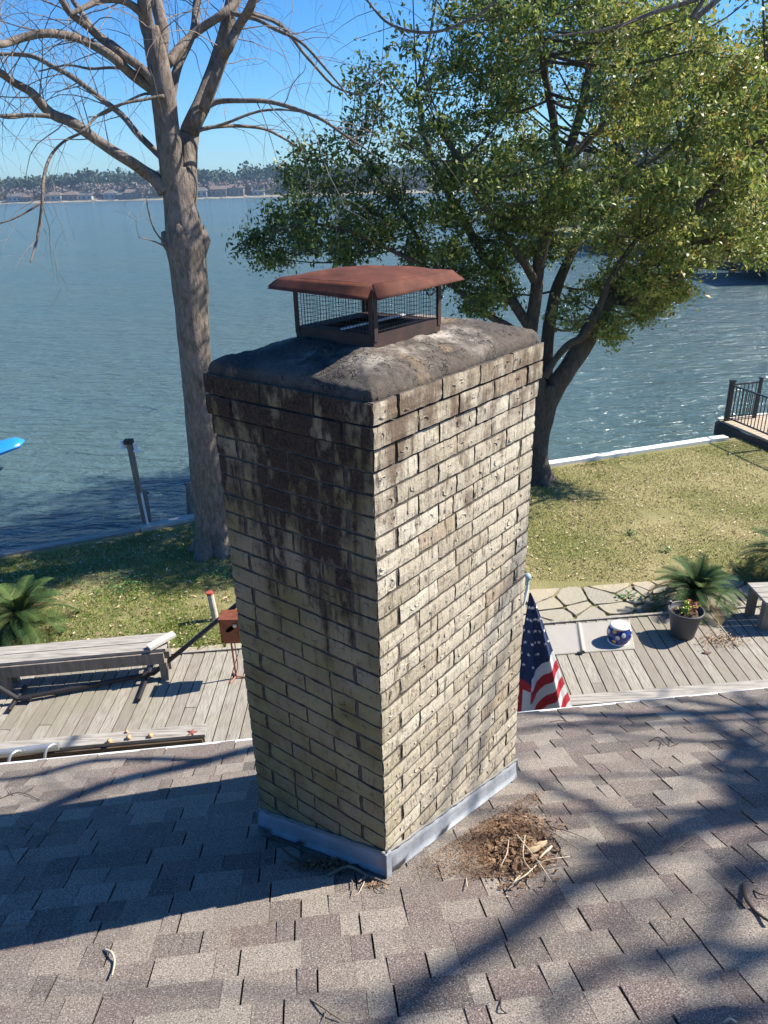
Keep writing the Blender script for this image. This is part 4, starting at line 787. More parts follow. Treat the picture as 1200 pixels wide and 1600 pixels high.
# ================================================================== SAGO PALMS
m = NT('sago_leaf'); SAGO = m.out(m.ramp(m.tint(), [(0, (.015, .038, .012)), (.6, (.045, .085, .025)), (.9, (.12, .15, .045)), (1, (.26, .2, .1))]), .7, spec=.12)
SAGOT = bark('sago_trunk', (.05, .035, .025), (.14, .10, .07), (3, 3, 3), 9)
def sago(c, R_, h, nf, label, seed, sweep=0, dry=.12):
    random.seed(seed); t = thing('sago_palm', c, label, 'palm', 'sago palms at the edge of the deck'); b = MB()
    b.tube([c+Vector((0, 0, z)) for z in (-.05, .1, .22, h)], [.13, .15, .13, .07], 12); b.build('trunk', SAGOT, t); V = []; T = []; rb = MB()
    for i in range(nf):
        f = i/nf; az = i*2.39996+random.uniform(-.2, .2); el = R(78-80*f**.8+random.uniform(-8, 8)); L = R_*random.uniform(.85, 1.1)*(.75+.35*f); p = c+Vector((0, 0, h)); pts = [p.copy()]; n = 26; hd = Vector((math.cos(az), math.sin(az), 0)); base_t = random.uniform(.2, .8) if random.random() > dry*(1 if f > .6 else .3) else 1.0
        for k in range(n):
            e = el-R(62)*(k/n)**1.3*(1+.3*f); p = p+(hd*math.cos(e)+Vector((0, 0, math.sin(e))))*L/n; p.z = max(p.z, .04); pts.append(p.copy())
        rb.tube(pts[::3]+[pts[-1]], [.006*(1-.7*q/9) for q in range(len(pts[::3])+1)], 4, base_t)
        for k in range(2, n*2, 1):
            a = pts[k//2].lerp(pts[min(k//2+1, n)], (k % 2)/2); d = (pts[min(k//2+1, n)]-pts[max(k//2-1, 0)]).normalized(); s = d.cross(Vector((0, 0, 1)))
            if s.length < .05: s = hd.cross(Vector((0, 0, 1)))
            s.normalize(); upv = s.cross(d).normalized(); ll = .135*R_/.75*math.sin(math.pi*min(.97, .12+.86*k/(2*n)))**.6
            for sg in (-1, 1):
                q = (s*sg*.85+upv*.28+d*.62).normalized(); e2 = a+q*ll+Vector((0, 0, -.01)); w_ = d*.0055; V.append([a-w_, a+w_, e2+w_*.3, e2-w_*.3]); T.append(min(1, max(0, base_t+random.gauss(0, .08))) if base_t < 1 else 1)
    quads('fronds', np.array([[tuple(q) for q in v] for v in V]), T, SAGO, t, off=tuple(c)); rb.build('frond_stems', SAGO, t)
sago(P(1085, 960, 0)+Vector((.02, .1, 0)), .72, .30, 44, 'large sago palm behind the dark grey flower pot', 3)
sago(P(1230, 905, 0), .85, .35, 44, 'sago palm cut by the right edge of the photo above the small wooden bench', 5)
sago(P(40, 985, 0), .80, .25, 42, 'sago palm behind the long grey bench at the left edge', 11)
random.seed(21)
# ================================================================== DOCK at the right
DKP = simple('dock_board', (.42, .33, .24), .85, .25, 5, (1, 8, 1)); BLK = simple('black_steel', (.018, .018, .02), .45, .2, 8); DARKW = simple('dark_wet_wood', (.055, .045, .038), .85, .4, 5)
A1 = P(1122, 657, .15); Bp = P(1200, 690, .15); u = (Bp-A1).normalized(); vv = Vector((-u.y, u.x, 0)) if -u.y*.0+u.x > 0 else Vector((u.y, -u.x, 0))
t = thing('dock', A1, 'timber dock with black railing at the right edge past the white sea wall', 'dock'); b = MB()
for i in range(34): o = A1+u*(.15*i); b.bar(o+u*.07, o+u*.07+vv*2.4, .138, .035, t=random.random())
b.build('decking', DKP, t)
b = MB(); b.bar(A1-vv*.04+Vector((0, 0, -.18)), A1+u*5.1-vv*.04+Vector((0, 0, -.18)), .06, .30); b.bar(A1-u*.04+Vector((0, 0, -.18)), A1-u*.04+vv*2.4+Vector((0, 0, -.18)), .06, .30); b.build('rim_beam', DARKW, t)
b = MB(); b.bar(A1+vv*2.42+Vector((0, 0, .04)), A1+u*5.1+vv*2.42+Vector((0, 0, .04)), .10, .05); b.bar(A1+Vector((0, 0, .03)), A1+vv*2.35+Vector((0, 0, .03)), .10, .04); b.build('edge_board', simple('pale_board', (.6, .56, .48), .8), t)
for k in (0, 2, 4):
    for s in (.1, 2.2): b = MB(); o = A1+u*(.1+k)+vv*s; b.tube([o+Vector((0, 0, -1.4)), o+Vector((0, 0, -.02))], .11, 10); b.build('pile', DARKW, t)
b = MB(); b.bar(A1+u*.1-vv*.02+Vector((0, 0, -.7)), A1+u*2-vv*.02+Vector((0, 0, -.3)), .06, .12); b.build('brace', DARKW, t)
def railing(a, c, label, npost):
    t = thing('railing', a, label, 'railing'); H = .88; d = c-a; L = d.length
    for i in range(npost+1): b = MB(); q = a.lerp(c, i/npost); b.box(q+Vector((0, 0, H/2+.02)), (.06, .06, H+.06)); b.box(q+Vector((0, 0, H+.07)), (.08, .08, .04)); b.build('post', BLK, t)
    b = MB()
    for z in (.09, H-.02): b.bar(a+Vector((0, 0, z)), c+Vector((0, 0, z)), .03, .03)
    n = int(L/.105)
    for i in range(1, n): q = a.lerp(c, i/n); b.bar(q+Vector((0, 0, .09)), q+Vector((0, 0, H-.02)), .015)
    b.build('balusters', BLK, t)
railing(A1+vv*.1+u*.12+Vector((0, 0, .02)), A1+u*5+vv*.1+Vector((0, 0, .02)), 'black metal railing along the front of the timber dock', 3)
railing(A1+vv*.16+u*.12+Vector((0, 0, .02)), A1+u*.12+vv*.9+Vector((0, 0, .02)), 'short black metal railing across the dock end', 1)
# ================================================================== things at the water edge, left
OLDW = simple('old_grey_timber', (.21, .18, .15), .9, .4, 6, (4, 4, .6), .4); METAL = simple('galvanised', (.5, .5, .5), .35, .15, 9, metal=.7); WPL = simple('white_plastic', (.8, .8, .8), .3, .03)
q = P(229, 822, 0); tp = PY(202, 692, q.y-.1)
t = thing('lamp_post', q, 'leaning wooden post with two floodlights at the left sea wall', 'post'); b = MB(); b.bar(q+Vector((0, 0, -.3)), tp, .085, .075); b.build('post', OLDW, t)
b = MB(); b.tube([q+Vector((.045, -.05, .05)), q.lerp(tp, .42)+Vector((.045, -.05, 0))], .02, 8); b.build('conduit', WPL, t)
b = MB(); b.box(tp+Vector((0, -.02, .03)), (.14, .12, .07)); b.build('bracket', DARKW, t)
for s in (-1, 1): b = MB(); c = tp+Vector((s*.11, -.02, -.06*(s > 0)-.02)); b.lathe(c, [(.0, .06), (.035, .05), (.04, -.01), (.062, -.06), (.06, -.065), (0, -.05)], 14); b.build('floodlight', WPL, t)
def aframe(pl, pm, prr, Y, label):
    a = P(*pl, 0); c = P(*prr, 0); top_ = PY(*pm, (a.y+c.y)/2); t = thing('ladder_frame', (a+c)/2, label, 'ladder', 'wooden ladder frames on the sea wall'); b = MB(); b.bar(a+Vector((0, .25, -.5)), top_, .06, .09); b.build('leg', OLDW, t); b = MB(); b.bar(c+Vector((0, -.02, -.05)), top_+Vector((.03, -.03, .03)), .06, .09); b.build('leg', OLDW, t)
    b = MB(); b.tube([top_+Vector((-.05, 0, -.02)), top_+Vector((.08, -.02, -.02))], .02, 8); b.build('bolt', DARKW, t)
aframe((222, 798), (225, 768), (236, 820), 0, 'leaning wooden frame against the foot of the floodlight post')
aframe((286, 800), (293, 755), (303, 806), 0, 'dark A shaped wooden frame beside the bare tree trunk')
# blue boat tip floating at the left edge
q = P(-30, 712, -.2); t = thing('kayak', (q.x-1.0, q.y, -.6), 'bright blue boat bow poking in at the left edge over the water', 'boat'); BLUE = simple('blue_hull', (.02, .22, .62), .3, .08, 2)
tip = PY(38, 688, 17.3); tail = Vector((tip.x-3.4, 15.0, tip.z-.55)); b = MB()
def hull(u, v):
    c = tail.lerp(tip, u); wd = .42*math.sin(math.pi*min(1, .12+.88*(1-u)*.9))**.55 if u < .999 else .01; d = (tip-tail).normalized(); s = d.cross(Vector((0, 0, 1))).normalized(); a = 2*math.pi*v; return c+s*math.cos(a)*wd+Vector((0, 0, math.sin(a)*wd*.38-.02*math.cos(a)))
b.grid(hull, 26, 18); b.build('hull', BLUE, t, True)
b = MB(); b.box(tail.lerp(tip, .45)+Vector((0, 0, .13)), (.5, .35, .05)); b.build('hatch', DARKW, t)
for k in (.25, .7):
    b = MB(); c = tail.lerp(tip, k); b.bar(Vector((c.x, c.y, -1)), Vector((c.x, c.y, c.z-.12)), .1); b.build('lift_post', OLDW, t)
# ================================================================== deck furniture
BW = NT('bench_wood'); n = BW.noise(7, 6, (.6, 9, 9)); BENCH = BW.out(BW.ramp(n, [(.28, (.13, .115, .10)), (.5, (.30, .275, .245)), (.75, (.42, .395, .36))]), .85, n, .5, .006)
BROWN = simple('brown_fascia', (.075, .048, .03), .8, .35, 5, (1, 6, 6))
def plank_bench(x0, x1, yb, wd, z, label, n=2, back_fascia=True, fascia=BROWN, ends=True):
    """yb(x): front edge line; runs parallel to the house"""
    a = Vector((x0, yb(x0), z)); c = Vector((x1, yb(x1), z)); d = (c-a).normalized(); s = Vector((-d.y, d.x, 0)); t = thing('plank_bench', Vector(((x0+x1)/2, yb((x0+x1)/2), .15)), label, 'bench', 'weathered benches round the deck'); pw = wd/n
    for i in range(n): b = MB(); b.bar(a+s*(pw*(i+.5)), c+s*(pw*(i+.5)), pw-.012, .038); b.build('seat_plank', BENCH, t)
    b = MB(); b.bar(a-s*.0+d*.03+Vector((0, 0, -.095)), c-d*.03+Vector((0, 0, -.095)), .036, .145); b.build('front_board', fascia, t)
    b = MB(); b.bar(a+s*(wd-.03)+d*.03+Vector((0, 0, -.095)), c+s*(wd-.03)-d*.03+Vector((0, 0, -.095)), .036, .145); b.build('back_board', BENCH, t)
    L = (c-a).length; k = max(1, int(L/1.3))
    for i in range(k+1):
        for e in (.05, wd-.08): b = MB(); p = a+d*(.06+(L-.12)*i/k)+s*e; b.box(Vector((p.x, p.y, (.15+z-.17)/2)), (.085, .085, z-.17-.15), (d, s, Vector((0, 0, 1)))); b.build('leg', OLDW, t)
    return t, a, c, d, s
plank_bench(-6.2, -2.56, lambda x: 7.27+.115*(x+2.57), .36, .57, 'long weathered bench at the left in front of the sago palm', 2, fascia=OLDW)
t_, a_, c_, d_, s_ = plank_bench(-5.4, -1.78, lambda x: 5.74+.10*(x+1.75), .17, .6, 'narrow bench rail at the lower left carrying shells and a starfish', 1)
plank_bench(1.2, 5.6, lambda x: 6.03+.085*(x-1.88), .17, .6, 'narrow pale bench rail behind the flag at the right', 1)
# small bench at the right edge
q = P(1178, 985, .15); t = thing('wooden_bench', q+Vector((.5, .3, 0)), 'small square topped wooden bench beside the large sago palm at the right edge', 'bench'); z = .56
p0 = P(1175, 920, z)
for i in range(4): b = MB(); b.bar(p0+Vector((0, -.32+.13*i, 0)), p0+Vector((1.6, -.30+.13*i, 0)), .12, .035); b.build('seat_plank', BENCH, t)
for dx in (.06, 1.5):
    for dy in (-.3, .05): b = MB(); b.box(p0+Vector((dx, dy, -.018-(z-.17)/2)), (.09, .09, z-.18)); b.build('leg', OLDW, t)
b = MB(); b.bar(p0+Vector((0, -.375, -.07)), p0+Vector((1.6, -.355, -.07)), .03, .12); b.build('apron', OLDW, t)
# loose plank on the long bench
a = P(232, 1012, .62); c = P(272, 990, .66); t = thing('loose_plank', (a+c)/2, 'short pale loose plank lying across the end of the long left bench', 'plank'); b = MB(); b.bar(a, c, .10, .035); b.build('board', simple('pale_wood', (.55, .52, .46), .8, .15, 6, (6, 1, 6)), t)
# hammock stand
HB = simple('black_tube', (.022, .02, .022), .4, .15, 10); zt = .15
e1 = P(240, 1052, .21); e0 = P(28, 1092, .21); t = thing('hammock_stand', (e0+e1)/2-Vector((0, 0, .1)), 'black tube hammock stand lying along the front of the long left bench', 'hammock stand')
b = MB(); b.tube([e0, e1], .028, 10); b.build('base_tube', HB, t)
b = MB(); h = PY(371, 944, e1.y+.1); b.tube([e1-Vector((.12, 0, .0)), e1, e1.lerp(h, .5), h], .028, 10); b.build('arm', HB, t)
b = MB(); h2 = PY(-40, 1030, e0.y); b.tube([e0+Vector((.15, 0, 0)), e0, h2+Vector((-.9, 0, .6))], .028, 10); b.build('arm', HB, t)
for (a, c) in (((216, 1094), (240, 1032)), ((14, 1110), (40, 1072))): b = MB(); b.tube([P(*a, .19), P(*c, .19)], .025, 10); b.build('foot', HB, t); 
b = MB(); b.tube([h, h+Vector((.0, -.02, .05)), h+Vector((.03, -.02, .06))], .01, 6); b.build('hook', METAL, t)
# rusty lantern box on a stand
q = P(358, 1060, .15); zt0 = .70; zt1 = 1.02; RB = simple('rust_copper', (.22, .07, .035), .5, .35, 14, metal=.3); t = thing('fire_lantern', q, 'rusty brown metal lantern box with a leaf shaped hole on a thin stand', 'lantern')
cx = P(360, 1060, .15).x+.10; b = MB()
def shell(u, v): a = R(-35+250*u); return Vector((cx+.13*math.cos(a), q.y+.0+.10*math.sin(a)*1., zt0+(zt1-zt0)*v))
hw, hd2 = .12, .10; yc = q.y
b.box((cx, yc, zt1-.01), (hw*2+.02, hd2*2+.02, .015)); b.box((cx, yc, zt0+.01), (hw*2, hd2*2, .02)); b.box((cx, yc+hd2, (zt0+zt1)/2), (hw*2, .006, zt1-zt0-.04)); b.box((cx-hw, yc, (zt0+zt1)/2), (.006, hd2*2, zt1-zt0-.04)); b.box((cx+hw, yc, (zt0+zt1)/2), (.006, hd2*2, zt1-zt0-.04))
# front plate with a leaf-shaped opening: ring of quads between the hole and the plate border
n = 28; hole = []; brd = []
for i in range(n):
    a = 2*math.pi*i/n; hx = math.cos(a)*.055; hz = math.sin(a)*.032*(1-.0)+hx*.55; hole.append(Vector((cx-.005+hx*1.0, yc-hd2, (zt0+zt1)/2+.03+hz)))
    m_ = max(abs(math.cos(a)), abs(math.sin(a))); brd.append(Vector((cx+hw*math.cos(a)/m_, yc-hd2, (zt0+zt1)/2+(zt1-zt0-.04)/2*math.sin(a)/m_)))
for i in range(n): j = (i+1) % n; b.face([hole[i], hole[j], brd[j], brd[i]])
b.build('box', RB, t)
b = MB(); b.lathe((cx+.05, yc-hd2-.012, zt1-.085), [(0, .004), (.022, .002), (.024, -.004)], 16, ax=(Vector((1, 0, 0)), Vector((0, 0, 1)), Vector((0, -1, 0)))); b.build('disc', METAL, t)
b = MB(); b.tube([Vector((cx-.04, yc, zt0)), Vector((cx-.03, yc, .16))], .011, 8); b.tube([Vector((cx, yc, zt0)), Vector((cx+.0, yc+.02, .3)), Vector((cx-.03, yc, .2))], .006, 6); b.build('stand', RB, t)
for a in (0, 2.1, 4.2): b = MB(); b.tube([Vector((cx-.03, yc, .175)), Vector((cx-.03+.11*math.cos(a), yc+.11*math.sin(a), .158))], .009, 6); b.build('foot', RB, t)
# white post with red top
q = P(337, 968, 0); t = thing('marker_post', q, 'short pale post with a red top on the lawn behind the lantern box', 'post'); b = MB(); b.tube([q, q+Vector((-.03, 0, .40))], .045, 14); b.build('post', simple('tan_post', (.5, .45, .37), .8), t); b = MB(); b.tube([q+Vector((-.03, 0, .40)), q+Vector((-.033, 0, .435))], .048, 14); b.build('red_cap', simple('faded_red', (.35, .07, .05), .7), t)
# shells and starfish on the narrow rail
SHL = simple('tan_shell', (.42, .27, .14), .6, .3, 40)
def shell_(px, py, r, lab):
    q = P(px, py, .62+r*.6); t = thing('seashell', q, lab, 'shell', 'shells on the narrow bench rail'); b = MB(); b.lathe(q, [(0, -r*.75), (r*.6, -r*.62), (r, -r*.1), (r*.85, r*.35), (r*.45, r*.75), (r*.15, r*1.1), (0, r*1.25)], 12, ax=(Vector((1, 0, 0)), Vector((0, .7, .7)), Vector((0, -.7, .7)))); b.build('whorl', SHL, t, True)
    b = MB(); b.lathe(q+Vector((.3*r, -.4*r, -.1*r)), [(0, -r*.6), (r*.5, -r*.3), (r*.6, r*.1), (r*.2, r*.5), (0, r*.55)], 8); b.build('lip', SHL, t, True)
shell_(171, 1158, .028, 'leftmost round tan shell on the narrow rail'); shell_(201, 1152, .027, 'second tan shell from the left on the narrow rail'); shell_(235, 1149, .027, 'third tan shell, nearest the starfish on the narrow rail'); shell_(198, 1143, .017, 'smallest reddish shell at the back of the narrow rail')
q = P(300, 1144, .625); b = MB(); n = 10; cz_ = q+Vector((0, 0, .012)); ring = [q+Vector((math.cos(2*math.pi*i/n+.2), math.sin(2*math.pi*i/n+.2), 0))*(.062 if i % 2 == 0 else .022) for i in range(n)]
for i in range(n): b.face([cz_, ring[i], ring[(i+1) % n]]); 
b.build('starfish', simple('starfish_skin', (.25, .075, .05), .8, .3, 40), None, label='dark red starfish lying on the narrow rail near its right end', category='starfish')
# pipe with bent brackets by the eave
q0 = P(-60, 1191, .66); q1 = P(92, 1166, .66); t = thing('metal_pipe', (q0+q1)/2, 'grey metal pipe with bent silver brackets at the lower left roof edge', 'pipe'); b = MB(); b.tube([q0-Vector((1, .1, 0)), q1], .038, 14); b.build('pipe', METAL, t)
for px, py in ((22, 1180), (78, 1170)):
    q = P(px, py, .70); b = MB(); pts = [q+Vector((.05, .03, .02)), q+Vector((.03, 0, .045)), q+Vector((0, -.05, .04)), q+Vector((-.015, -.09, -.02)), q+Vector((-.015, -.10, -.12)), q+Vector((-.015, -.10, -.25))]; b.tube([p for p, _ in smooth_path([(p, 0) for p in pts], 3)], .014, 8); b.build('bracket', METAL, t, True)
# grey mat with a ridge
t = thing('floor_mat', P(925, 992, .15), 'pale grey mat with a folded ridge on the deck behind the flag', 'mat'); m = NT('mat_cloth'); mn = m.noise(150, 3); MAT = m.out(m.ramp(mn, [(.3, (.27, .255, .23)), (.7, (.37, .35, .32))]), .95, mn, .4, .003); b = MB()
k0, k1, k2, k3 = P(838, 1025, .158), P(992, 1014, .158), P(984, 968, .158), P(850, 978, .158)
def matf(u, v): a = k0.lerp(k1, u); c = k3.lerp(k2, u); q = a.lerp(c, v); q.z += .035*math.exp(-((u-.40-.07*(1-v))/.018)**2)*(1-.3*v)+.003*noise.noise((u*9, v*9, 1)); return q
b.grid(matf, 120, 16); b.build('mat', MAT, t, True).modifiers.new('t', 'SOLIDIFY').thickness = .004
b = MB(); q = k0.lerp(k1, .44); b.box(q+Vector((0, -.015, .012)), (.07, .03, .018)); b.build('clip', BLK, t)
# painted ceramic garden seat
q = P(966, 1001, .16); q.z = .155; t = thing('garden_stool', q, 'round blue floral painted ceramic stool with a white top on the grey mat', 'stool'); m = NT('floral_glaze')
vc = m.vor(15, out=1); vd = m.vor(15); sepn = m.n.new('ShaderNodeSeparateColor'); m.l.new(vc, sepn.inputs[0]); pal = m.ramp(sepn.outputs[0], [(0, (.62, .62, .58)), (.3, (.55, .08, .03)), (.45, (.75, .42, .04)), (.6, (.04, .22, .06)), (.8, (.7, .7, .66)), (.9, (.03, .10, .4))], 'CONSTANT')
c = m.mix(m.ramp(vd, [(.40, 0), (.44, 1)]), pal, (.012, .03, .17)); c = m.mix(m.ramp(vd, [(.10, 1), (.14, 0)]), c, (.7, .5, .1)); GL = m.out(c, .15)
b = MB(); b.lathe(q, [(.118, .0), (.128, .01), (.120, .02), (.145, .08), (.152, .125), (.140, .175), (.118, .212), (.112, .218)], 32); b.build('body', GL, t, True)
CER = simple('white_glaze', (.74, .72, .66), .2, .05, 6)
b = MB(); b.lathe(q, [(.113, .215), (.122, .222), (.122, .232), (.108, .243), (.05, .247), (0, .248)], 32); b.build('top', CER, t, True); b = MB(); b.lathe(q, [(.122, -.002), (.132, .003), (.129, .014), (.12, .02)], 32); b.build('foot_ring', CER, t, True)
# dark grey planter
q = P(1066, 992, .15); t = thing('plant_pot', q, 'dark grey round plant pot on the deck in front of the large sago palm', 'plant pot'); POT = simple('grey_plastic', (.062, .062, .066), .5, .12, 8); b = MB(); hh = .37
b.lathe(q+Vector((0, 0, .003)), [(0, 0), (.135, 0), (.14, .012), (.17, .17), (.198, .31), (.198, .315), (.214, .318), (.218, .365), (.206, .372), (.198, .36), (.185, .30), (0, .295)], 40); b.build('pot', POT, t, True)
b = MB(); b.lathe(q+Vector((0, 0, .306)), [(.186, 0), (.1, .012), (0, .01)], 20); b.build('soil', simple('potting_soil', (.05, .035, .025), .95, .4, 40), t)
b = MB(); pl = q+Vector((-.15, .15, .37)); b.lathe(pl, [(.0, .0), (.03, .005), (.026, .04), (0, .05)], 10); b.build('rim_tab', POT, t)
t = thing('potted_plant', q+Vector((.05, 0, .31)), 'small plant with yellow green and red leaves growing in the dark grey pot', 'plant'); m = NT('croton_leaf'); CRO = m.out(m.ramp(m.tint(), [(0, (.10, .24, .03)), (.4, (.42, .46, .05)), (.6, (.30, .10, .03)), (1, (.16, .04, .03))]), .45)
V = []; T = []; b = MB()
for i in range(150):
    a = random.uniform(0, 6.28); rr = random.uniform(0, .12); c = q+Vector((.03+rr*math.cos(a), rr*math.sin(a), .31+random.uniform(.01, .20)*(1-rr*3))); yel = c.x < q.x+.03; d = Vector((random.gauss(0, 1), random.gauss(0, 1), random.gauss(.3, .6))).normalized(); s = d.cross(Vector((random.gauss(0, 1), random.gauss(0, 1), 1))).normalized(); l = random.uniform(.018, .038)
    V.append([tuple(c-d*l), tuple(c+s*l*.45), tuple(c+d*l), tuple(c-s*l*.45)]); T.append(random.uniform(0, .45) if yel else random.uniform(.5, 1))
quads('leaves', np.array(V), T, CRO, t, off=tuple(t.location))
for i in range(9): a = random.uniform(0, 6.28); b.tube([q+Vector((.03, 0, .30)), q+Vector((.03+.1*math.cos(a), .1*math.sin(a), .31+random.uniform(.05, .17)))], .003, 4)
b.build('stems', simple('plant_stem', (.18, .10, .05), .7), t)
# ================================================================== FLAG
NAVY = simple('navy_cloth', (.018, .032, .095), .85, .12, 40, bs=.05); REDC = simple('red_cloth', (.48, .022, .035), .85, .1, 40, bs=.05); WHC = simple('white_cloth', (.66, .64, .64), .85, .05, 40, bs=.05)
FY = 4.25; ftop = PY(827, 926, FY); t = thing('flag', PY(824, 1112, FY), 'furled red white and blue flag with stars on a pole behind the chimney', 'flag'); px_m = FY*1.05/F
Hf = (ftop-PY(830, 1118, FY)).length+.12; s_px = (PY(900, 1110, FY)-PY(812, 1110, FY)).length/88
def fw(v): return (2+88*v**.92*1.02)*s_px          # half-space widths in metres to the right of the hoist
def fx(u, v):   # u 0..1 across (left edge -> right edge), v 0..1 down
    w = fw(v); left_ = -(.0+21*v)*s_px; x = left_+(w-left_)*u; return x
def flagp(u, v):
    x = fx(u, v); k = .35+v; yy = .026*k*math.sin(u*12.5+.5+v*1.1)*min(1, v*4)+.006*k*math.sin(u*29+v*3); x += .008*k*math.cos(u*15.5+.5+v)*min(1, v*3); zz = Hf*v*(1-.02*math.sin(u*9))-(.05*max(0, u-.75)*4*v)*-.2
    if u > .9: zz -= .0
    return Vector((ftop.x+x, ftop.y+yy, ftop.z-zz*(1 if u < .8 else 1-(u-.8)*.12)))
def region(u, v):
    x = fx(u, v)/s_px; d = v*Hf/s_px       # px-like units: right of hoist, down
    if x < 9:                                # left fold: the canton then red
        if x < -.105*d+4 and d > 112: return 1 if x > -.115*d-1.5 else 2
        if d < 160-(9-x)*.5 and x > -12+.0*d: return 0
        if d < 112: return 0
        return 1 if (d-160+x*1.2) % 44 > 0 and d < 173 else (2 if x > 0 else 1)
    e = d-(150-(x-9)*1.28)                    # lower boundary of the canton rises to the right
    lim = 88-(max(0, x-40))*1.2
    if e < 0 and d < 150 and not (d > 92 and e > -2): return 0
    k = int(max(e, 0)//23); return 2 if k % 2 == 0 else 1
b = MB(); b.grid(flagp, 110, 150, m=region); clo = b.build('cloth', [NAVY, REDC, WHC], t, True)
b = MB()
for j in range(10):
    for i in range(6):
        u = .10+.155*i+.07*(j % 2); v = .10+.082*j
        if u > .97 or region(u, v) != 0 or region(min(u+.06, 1), min(1, v+.04)) != 0 or region(max(0, u-.03), min(1, v+.04)) != 0: continue
        c = flagp(u, v); eu = (flagp(u+.01, v)-flagp(u-.01, v)).normalized(); ev = -(flagp(u, v+.01)-flagp(u, v-.01)).normalized(); nn = eu.cross(ev).normalized(); nn = nn if nn.y < 0 else -nn; s = .0155
        for q_ in range(5):
            a0 = math.pi/2+q_*2*math.pi/5; pp = [c+nn*.006+(eu*math.cos(a)+ev*math.sin(a))*r_*s for a, r_ in ((a0, 1), (a0+math.pi/5, .4), (0, 0), (a0-math.pi/5, .4))]; b.face(pp)
b.build('stars', WHC, t, kind='stuff')
b = MB(); ptop = PY(824, 903, FY); pb = PY(786, 1190, 3.9); pb = Vector((ptop.x-.30, 3.62, 2.30)); b.tube([ptop, ftop+Vector((-.012, .01, .03)), pb], .011, 10); b.build('pole', simple('pale_pole', (.62, .66, .62), .4), t, True)
b = MB(); b.lathe(ptop+Vector((0, 0, 0)), [(.0, .034), (.018, .028), (.026, .012), (.024, -.006), (.012, -.018), (.014, -.024), (.012, -.05)], 16); b.build('finial', simple('verdigris', (.30, .42, .42), .4), t, True)
# ================================================================== DEBRIS
def bits(cx, cy, rx, ry, n, smin, smax, name, label, tints=(0, 1), zj=.01, cat='leaf litter', fn=PR, mat=None, pw=1.):
    C_ = []
    for i in range(n):
        a = random.uniform(0, 6.28); r = abs(random.gauss(0, .5))**pw; q = fn(cx+rx*r*math.cos(a), cy+ry*r*math.sin(a), .008); C_.append(tuple(q+RN*random.uniform(0, zj)*(max(0, 1-r))))
    return leafbits(name, np.array(C_), rng.uniform(smin, smax, n), rng.uniform(*tints, n), mat or DRY, .006, kind='stuff', label=label, category=cat)
def twig(pp, r, label, lift=.012, mat=None, forks=()):
    t = thing('twig', PR(*pp[0][:2], .0), label, 'twig', 'twigs lying on the shingle roof'); b = MB(); pts = [(PR(x, y, lift+.01*(i % 2)+r), r*(1-.5*i/len(pp))) for i, (x, y) in enumerate(pp)]; sp = smooth_path(pts, 4)
    b.tube([p+Vector((noise.noise(p*30), noise.noise(p*31+Vector((5, 5, 5))), 0))*.002 for p, _ in sp], [q for _, q in sp], 6); b.build('stem', mat or TW, t, True)
    for f in forks: b = MB(); b.tube([PR(*q, lift+r+.004) for q in f], [r*.7, r*.35] if len(f) == 2 else [r*.7, r*.5, r*.3], 5); b.build('side_shoot', mat or TW, t)
TW = simple('dry_twig', (.20, .15, .10), .85, .4, 20); TWD = simple('dark_twig', (.06, .042, .03), .9, .4, 20); TWP = simple('pale_twig', (.50, .42, .31), .8, .3, 20)
# wedge of fine rusty duff between the flashing and the pile
C_ = []
while len(C_) < 8000:
    x = random.uniform(645, 850); y = random.uniform(1235, 1375); base_y = 1367-(x-620)*.63
    if y < base_y+3: continue
    if y > 1372-max(0, (690-x))*.1 or x > 850: continue
    dens = min(1, max(0.10, 1.25-abs(x-760)/95-(y-base_y)/190))*(.5+.9*max(0, noise.noise((x*.03, y*.04, 1))+.45))
    if random.random() < dens: C_.append(tuple(PR(x, y, random.uniform(.006, .013))))
leafbits('duff', np.array(C_), rng.uniform(.0014, .0045, len(C_)), rng.uniform(.05, .5, len(C_)), DRY, .004, kind='stuff', label='fine rusty brown duff gathered against the sunlit flashing', category='leaf litter')
bits(806, 1322, 52, 46, 5200, .005, .017, 'leaf_litter', 'heap of brown leaf litter and twigs right of the chimney foot', (0, .5), .045)
bits(806, 1318, 62, 60, 1500, .0025, .007, 'leaf_litter', 'thin scatter of brown crumbs around the heap right of the chimney foot', (.1, .8), .01, pw=.8)
bits(505, 1352, 70, 16, 500, .004, .011, 'leaf_litter', 'dark leaf litter against the shaded flashing left of the chimney corner', (0, .4), .012)
bits(585, 1385, 20, 7, 150, .003, .008, 'leaf_litter', 'few brown bits below the chimney front corner', (.2, .7), .006)
